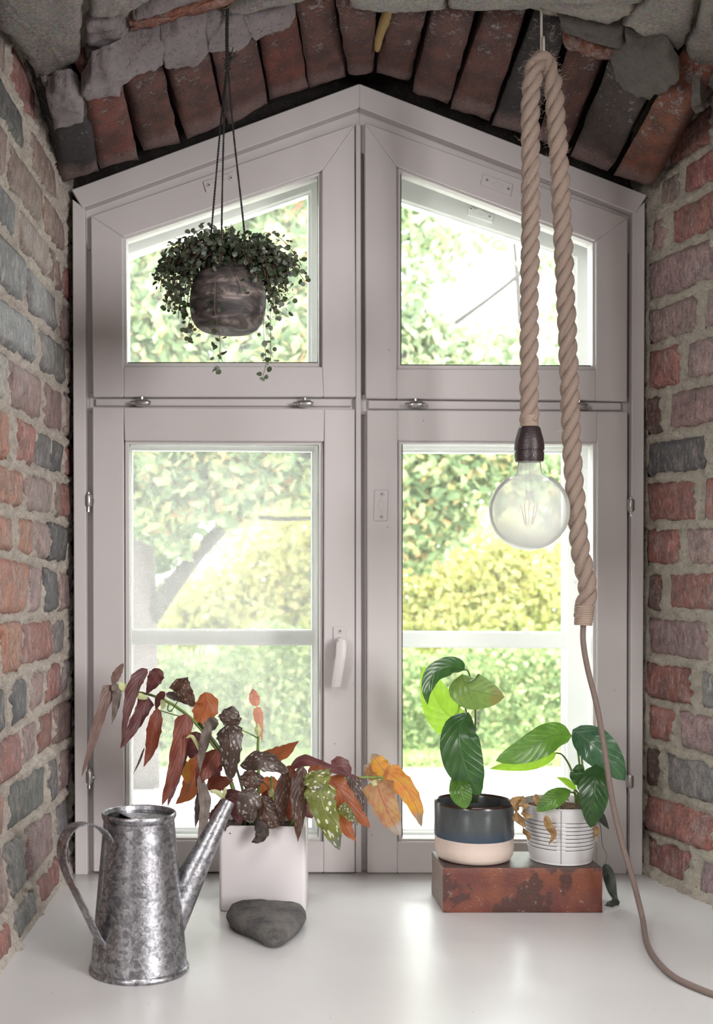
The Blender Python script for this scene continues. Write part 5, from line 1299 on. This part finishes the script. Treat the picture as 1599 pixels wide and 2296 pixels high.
lathe('lamp_socket', [(.006, 79 * sS), (21 * sS, 79 * sS), (24 * sS, 76 * sS), (31 * sS, 50 * sS), (33 * sS, 36 * sS), (33 * sS, 26 * sS), (31 * sS, 25 * sS), (31 * sS, 22 * sS), (32.5 * sS, 21 * sS), (32.5 * sS, 12 * sS), (31.5 * sS, 4 * sS), (30 * sS, 0), (26 * sS, 0), (24 * sS, 4 * sS)], sc, bm_, lamp, 48, cap=False)
N = Nodes('frosted_bulb_glass'); c = N.coord()
tr = N.n('ShaderNodeBsdfTransparent', Color=(.98, .985, .98)); gl = N.n('ShaderNodeBsdfGlossy', Color=(1, 1, 1), Roughness=.03)
df = N.n('ShaderNodeBsdfDiffuse', Color=(.90, .91, .89)); tl = N.n('ShaderNodeBsdfTranslucent', Color=(.93, .95, .92))
milk = N.n('ShaderNodeMixShader', **{'0': .6, '1': df.outputs[0], '2': tl.outputs[0]})
lw = N.n('ShaderNodeLayerWeight', Blend=.25).outputs['Facing']
sz_ = N.n('ShaderNodeSeparateXYZ', Vector=c)
low = N.ramp(N.math('MULTIPLY', N.math('SUBTRACT', sz_.outputs[2], P(1187, 1234, RD).z), 1 / .125), [(0, .85), (.5, .55), (1, .32)])
fac = N.math('ADD', low, N.math('MULTIPLY', lw, .25))
a_ = N.n('ShaderNodeMixShader', **{'0': fac, '1': tr.outputs[0], '2': milk.outputs[0]})
fr = N.n('ShaderNodeFresnel', IOR=1.10).outputs[0]
bulb_m = N.finish(N.n('ShaderNodeMixShader', **{'0': fr, '1': a_.outputs[0], '2': gl.outputs[0]}))
bc = P(1187, 1145, RD); br = 89 * sS; prb = [(24 * sS, (1145 - 1034) * sS), (26.5 * sS, (1145 - 1048) * sS), (28.5 * sS, (1145 - 1062) * sS), (36 * sS, (1145 - 1070) * sS), (46 * sS, (1145 - 1076) * sS)]
a0 = math.asin(50 * sS / br)
for i in range(33):
    a = a0 + (math.pi - a0) * i / 32; prb.append((max(br * math.sin(a), 1e-4), br * math.cos(a)))
bulb = lathe('glass_bulb', prb, bc, bulb_m, lamp, 64, cap=False)
clear = N_ = Nodes('filament_glass'); t_ = N_.n('ShaderNodeBsdfTransparent'); g2 = N_.n('ShaderNodeBsdfDiffuse', Color=(.45, .44, .43))
clear = N_.finish(N_.n('ShaderNodeMixShader', **{'0': .45, '1': t_.outputs[0], '2': g2.outputs[0]}))
q = MB()
for x in (1180, 1190, 1195): q.tube([P(x, 1036, RD), P(x, 1108, RD)], .0010, 8)
q.tube([P(1187, 1100, RD), P(1187, 1116, RD)], [.006, .004], 12); q.build('glass_stem', clear, bulb, True)
wm_ = m_plain('lead_wire', (.35, .33, .31), .4, .6)
q = MB()
for x0, x1 in ((1182, 1168), (1192, 1206), (1186, 1187), (1183, 1176), (1191, 1198)): q.tube(spline([P(x0, 1114, RD), P((x0 + x1) / 2 + (x1 - x0) * .2, 1122, RD), P(x1, 1132, RD)], 5), .0005, 5)
q.tube([P(1186, 1112, RD), P(1186, 1178, RD)], .0006, 6); q.tube([P(1178, 1178, RD), P(1194, 1178, RD)], .0006, 5)
q.build('lead_wires', wm_, bulb, True)
fm = m_plain('filament_rod', (.50, .33, .25), .5)
for x0, x1, dy in ((1168, 1178, -.004), (1175, 1181, .004), (1206, 1195, -.004), (1199, 1192, .004)):
    tube('filament', [P(x0, 1132, RD + dy), P(x1, 1176, RD + dy)], .0011, fm, bulb, 8)
# power cord
def sil(x, y): d_ = F * (CAMH - .0045) / (y - HY); p = P(x, y, d_); return p
cordp = [P(1308, 1400, RD), P(1308, 1440, RD), P(1318, 1500, RD), P(1340, 1590, RD), P(1357, 1690, RD), P(1374, 1800, RD), P(1395, 1890, RD), P(1420, 1975, RD), P(1440, 2055, RD), sil(1450, 2112), sil(1470, 2150), sil(1508, 2188), sil(1560, 2214), sil(1620, 2236), sil(1720, 2262), sil(1800, 2310)]
N = Nodes('grey_brown_braid'); c = N.coord()
col = N.mix(N.noise(c, 600, 2), (.13, .095, .08), (.24, .185, .16))
braid = N.finish(N.principled(Base_Color=col, Roughness=.9, Normal=N.bump(N.noise(c, 700, 2), .8, .001)))
tube('power_cord', spline(cordp, 200), .0046, braid, lamp, 10)
hk = thing('wire_hook', 'white wire hook holding up the loop of the jute rope', 'hook', P(1215, 60, RD))
wm2 = m_plain('white_wire', (.42, .38, .33), .4, .1)
tube('hook_rod', [P(1214, -70, RD - .01), P(1214, 0, RD - .01), P(1214, 100, RD - .012), P(1214, 122, RD - .012)], .0021, wm2, hk, 10)
tube('hook_tail', spline([P(1214, 122, RD - .012), P(1216, 140, RD - .004), P(1220, 138, RD + .004), P(1219.5, 118, RD - .016), P(1219, 82, RD - .016)], 20), .0021, wm2, hk, 10)
hm = m_plain('rusty_hook', (.10, .065, .03), .5, .5)
hk2 = thing('ceiling_hook', 'rusty open hook screwed into the stone above the rope lamp', 'hook', P(1214, -40, RD - .01))
tube('hook_ring', spline([P(1202, -12, RD - .01), P(1206, 4, RD - .01), P(1214, 9, RD - .01), P(1224, 4, RD - .01), P(1228, -14, RD - .01), P(1222, -40, RD - .01), P(1216, -70, RD - .01)], 24), .0022, hm, hk2, 8)

# ---------------------------------------------------------------- hanging planter
HD = 1.87; hs = HD / F
hc = P(511, 680, HD)
hang = thing('hanging_planter', 'round grey stoneware pot of small-leaved trailing plant hung on black cords', 'hanging plant', hc)
N = Nodes('smoked_stoneware'); c = N.coord()
a_ = N.noise(N.scalevec(c, (1, 1, 2.6)), 22, 6, .6, .6)
col = N.ramp(a_, [(.38, (.022, .018, .018)), (.50, (.065, .052, .048)), (.62, (.20, .16, .145)), (.75, (.29, .24, .215))])
zz_ = N.n('ShaderNodeSeparateXYZ', Vector=c).outputs[2]
bowl_m = N.finish(N.principled(Base_Color=col, Roughness=.62, Normal=N.bump(N.noise(N.scalevec(c, (1, 1, 3)), 60, 5), .3, .002)))
tl_ = Matrix.Rotation(math.radians(3), 3, 'Y')
bprof = [(.001, -67), (40, -66), (58, -62), (70, -54), (79, -40), (84, -20), (86, 0), (85, 22), (80, 42), (72, 60), (62, 72), (54, 78), (50, 76), (58, 66), (70, 40), (70, 30), (.001, 34)]
lathe('bowl', [(r * hs, z * hs) for r, z in bprof], hc, bowl_m, hang, 56, tilt=tl_, cap=False)
knot = P(510, 138, HD)
N = Nodes('small_dark_leaf'); oi = N.n('ShaderNodeObjectInfo').outputs['Random']; gi = N.n('ShaderNodeNewGeometry').outputs['Random Per Island']
rr = N.math('FRACT', N.math('ADD', oi, gi))
col = N.ramp(rr, [(0, (.030, .042, .024)), (.45, (.055, .072, .040)), (.8, (.095, .115, .085)), (1, (.16, .18, .16))])
p_ = N.principled(Base_Color=col, Roughness=.4); t_ = N.n('ShaderNodeBsdfTranslucent', Color=(.10, .14, .03))
sl_m = N.finish(N.n('ShaderNodeMixShader', **{'0': .22, '1': p_.outputs[0], '2': t_.outputs[0]}))
def disc():
    vs_, fs = [(0, 0, -.0006)], []
    for k in range(9):
        a = 2 * math.pi * k / 9; r = .5 * (1.0 if k else .86); vs_.append((r * math.cos(a), r * math.sin(a) * .92, .06 * math.cos(2 * a)))
    fs = [(0, 1 + k, 1 + (k + 1) % 9) for k in range(9)]
    me = bpy.data.meshes.new('leaf'); me.from_pydata(vs_, [], fs); me.materials.append(sl_m)
    me.polygons.foreach_set('use_smooth', [True] * len(me.polygons)); return me
LD = disc(); LDV = [v.co.copy() for v in LD.vertices]; LDF = [tuple(p.vertices) for p in LD.polygons]
spots = []; stems_ = []
def runner(pts, step=.0075, lsize=.0088, jitter=.004, start=0.):
    path = spline(pts, 24); stems_.append(path); acc = start
    for i in range(24):
        seg = path[i + 1] - path[i]; acc += seg.length
        while acc > step:
            acc -= step
            t = seg.normalized() if seg.length > 1e-6 else Vector((0, 0, 1)); sd_ = t.orthogonal(); sd_.rotate(Matrix.Rotation(R.uniform(0, 6.28), 3, t))
            for s_ in (1, -1):
                p = path[i] + seg * R.random() + sd_ * s_ * R.uniform(.003, .008)
                spots.append((p, lsize * R.uniform(.65, 1.25), sd_ * s_))
topc = P(509, 606, HD)
for k in range(135):                     # the mound
    a = R.uniform(0, 2 * math.pi); r0 = R.uniform(.0, .034); L = R.uniform(.35, 1.0)
    o_ = Vector((math.cos(a), math.sin(a) * .8, 0)); b0 = topc + o_ * r0 + Vector((0, 0, -.008))
    reach = R.uniform(.035, .088) * (1 if abs(math.cos(a)) > .35 else .8); up = R.uniform(.025, .070) * (1.15 - .5 * L); fall = R.uniform(.0, .040) * L
    runner([b0, b0 + o_ * reach * .35 + Vector((0, 0, up)), b0 + o_ * reach * .8 + Vector((0, 0, up * .8)), b0 + o_ * reach * 1.08 + Vector((R.uniform(-.006, .006), 0, up * .4 - fall))])
for k in range(16):
    x = R.uniform(420, 600); y = R.uniform(490, 540) + abs(x - 500) * .30
    runner([topc + Vector((R.uniform(-.02, .02), R.uniform(-.02, .02), 0)), P((x + 505) / 2, y + 40, HD + R.uniform(-.04, .04)), P(x, y, HD + R.uniform(-.04, .04))])
for s_, xs in ((-1, (360, 372, 380, 392, 400, 410, 420, 386, 398)), (1, (604, 612, 620, 628, 636, 644, 615, 626, 606))):
    for x in xs:                          # side trails
        y1 = R.uniform(640, 715); dd = HD + R.uniform(-.03, .04); x0 = 460 if s_ < 0 else 565
        runner([P(x0, 590, dd), P((x0 + x) / 2, 565, dd), P(x + s_ * -8, 610, dd), P(x, y1, dd)], .008)
for pts in ([(470, 600), (400, 640), (380, 670), (366, 692)], [(430, 640), (392, 670), (386, 702)], [(440, 690), (427, 715), (418, 742)], [(436, 720), (432, 745), (422, 768)], [(590, 600), (622, 616), (656, 606)], [(600, 650), (630, 678), (658, 664)], [(600, 680), (630, 700), (648, 712)], [(596, 700), (590, 722), (584, 730)]):
    runner([P(x, y, HD - .02) for x, y in pts], .010, .0095)
for pts in ([(484, 625, -.062), (481, 690, -.066), (487, 725, -.058), (494, 770, -.03), (490, 812, -.03)], [(590, 700, -.02), (592, 760, -.02), (597, 810, -.02), (588, 848, -.02)], [(606, 690, 0), (607, 760, 0), (607, 815, 0)], [(430, 715, -.02), (430, 740, -.02), (422, 768, -.02)], [(530, 615, -.060), (545, 640, -.066), (553, 660, -.068)]):
    runner([P(x, y, HD + d_) for x, y, d_ in pts], .017, .0095)
for x, y in ((486, 826), (480, 830), (490, 834), (482, 776), (478, 772), (504, 790), (500, 792), (588, 850), (604, 828), (492, 800), (595, 798), (600, 806)): spots.append((P(x, y, HD - .03), .0105, Vector((R.uniform(-1, 1), -.6, R.uniform(-1, 1)))))
def lmat(p, s_, out):
    n_ = (Vector((R.uniform(-.7, .7), R.uniform(-1.3, .2), R.uniform(-.1, 1.0))) + out * .25).normalized()
    q_ = n_.to_track_quat('Z', 'X').to_matrix().to_4x4(); q_ = q_ @ Matrix.Rotation(R.uniform(0, 6.28), 4, 'Z')
    return Matrix.Translation(p) @ q_ @ Matrix.Scale(s_, 4)
def bowl_clear(p):                       # keep leaves outside the pot body
    q_ = p - hc; z = q_.z / hs
    if z < -70 or z > 74: return True
    r = float(np.interp(z, [b[1] for b in bprof[:12]], [b[0] for b in bprof[:12]])) * hs
    return math.hypot(q_.x, q_.y) > r + .002
spots = [s_ for s_ in spots if bowl_clear(s_[0])]
for s_ in list(spots):
    pass
order = sorted(range(len(spots)), key=lambda i: spots[i][0].y - (.05 if spots[i][0].z < hc.z + .03 else 0))
first = set(order[:300])
fol = MB()
for i, (p, s_, o_) in enumerate(spots):
    mw = lmat(p, s_, o_)
    if i in first: put('leaf', LD, hang, mw)
    else: fol.add([mw @ v for v in LDV], LDF)
fo = mesh('foliage', fol.v, fol.f, sl_m, hang, smooth=True); stuff(fo)
q = MB()
for path in stems_: q.tube(path[::3] + ([path[-1]] if (len(path) - 1) % 3 else []), .0006, 4)
q.build('stems', M['stem_red'], hang, True)
def twist(name, pts, r, parent, n=60):
    path = spline(pts, n); fr_ = frames(path); q = MB(); s = 0; L = [0]
    for i in range(n): L.append(L[-1] + (path[i + 1] - path[i]).length)
    for k in range(2):
        pp = [p + (f[1] * math.cos(L[i] * 700 + k * math.pi) + f[2] * math.sin(L[i] * 700 + k * math.pi)) * r * .45 for i, (p, f) in enumerate(zip(path, fr_))]
        q.tube(pp, r * .7, 6)
    return q.build(name, M['cord_black'], parent, True)
twist('cord', [P(510, 20, HD), P(509, 80, HD), knot], .0028, hang)
twist('cord', [knot, P(494, 290, HD - .015), P(474, 520, HD - .035), P(468, 600, HD - .045)], .0017, hang, 120)
twist('cord', [knot, P(502, 290, HD - .02), P(497, 520, HD + .03), P(498, 610, HD + .05)], .0017, hang, 120)
twist('cord', [knot, P(524, 300, HD - .01), P(546, 500, HD - .02), P(556, 610, HD - .03)], .0017, hang, 120)
q = MB()
for dx, dz in ((.0, .0), (.002, .006), (-.001, -.006), (.001, .011), (0, -.012)): q.tube([knot + Vector((dx - .003, -.002, dz - .002)), knot + Vector((dx, -.004, dz)), knot + Vector((dx + .003, .002, dz + .002)), knot + Vector((dx - .002, .004, dz))], .003, 6)
for e in ((22, -22), (26, -14), (-10, -6), (14, -30)): q.tube(spline([knot, knot + Vector((e[0] * hs * .5, -.004, -e[1] * hs * .35)), knot + Vector((e[0] * hs, -.004, -e[1] * hs))], 5), .0008, 5)
q.build('knot', M['cord_black'], hang, True)
hk3 = thing('ceiling_hook', 'rusty open hook in the vault stone above the hanging planter', 'hook', P(510, -20, HD))
tube('hook_ring', spline([P(490, 2, HD), P(494, 14, HD), P(505, 20, HD), P(514, 12, HD), P(517, -4, HD), P(515, -40, HD), P(514, -70, HD)], 24), .0022, hm, hk3, 8)
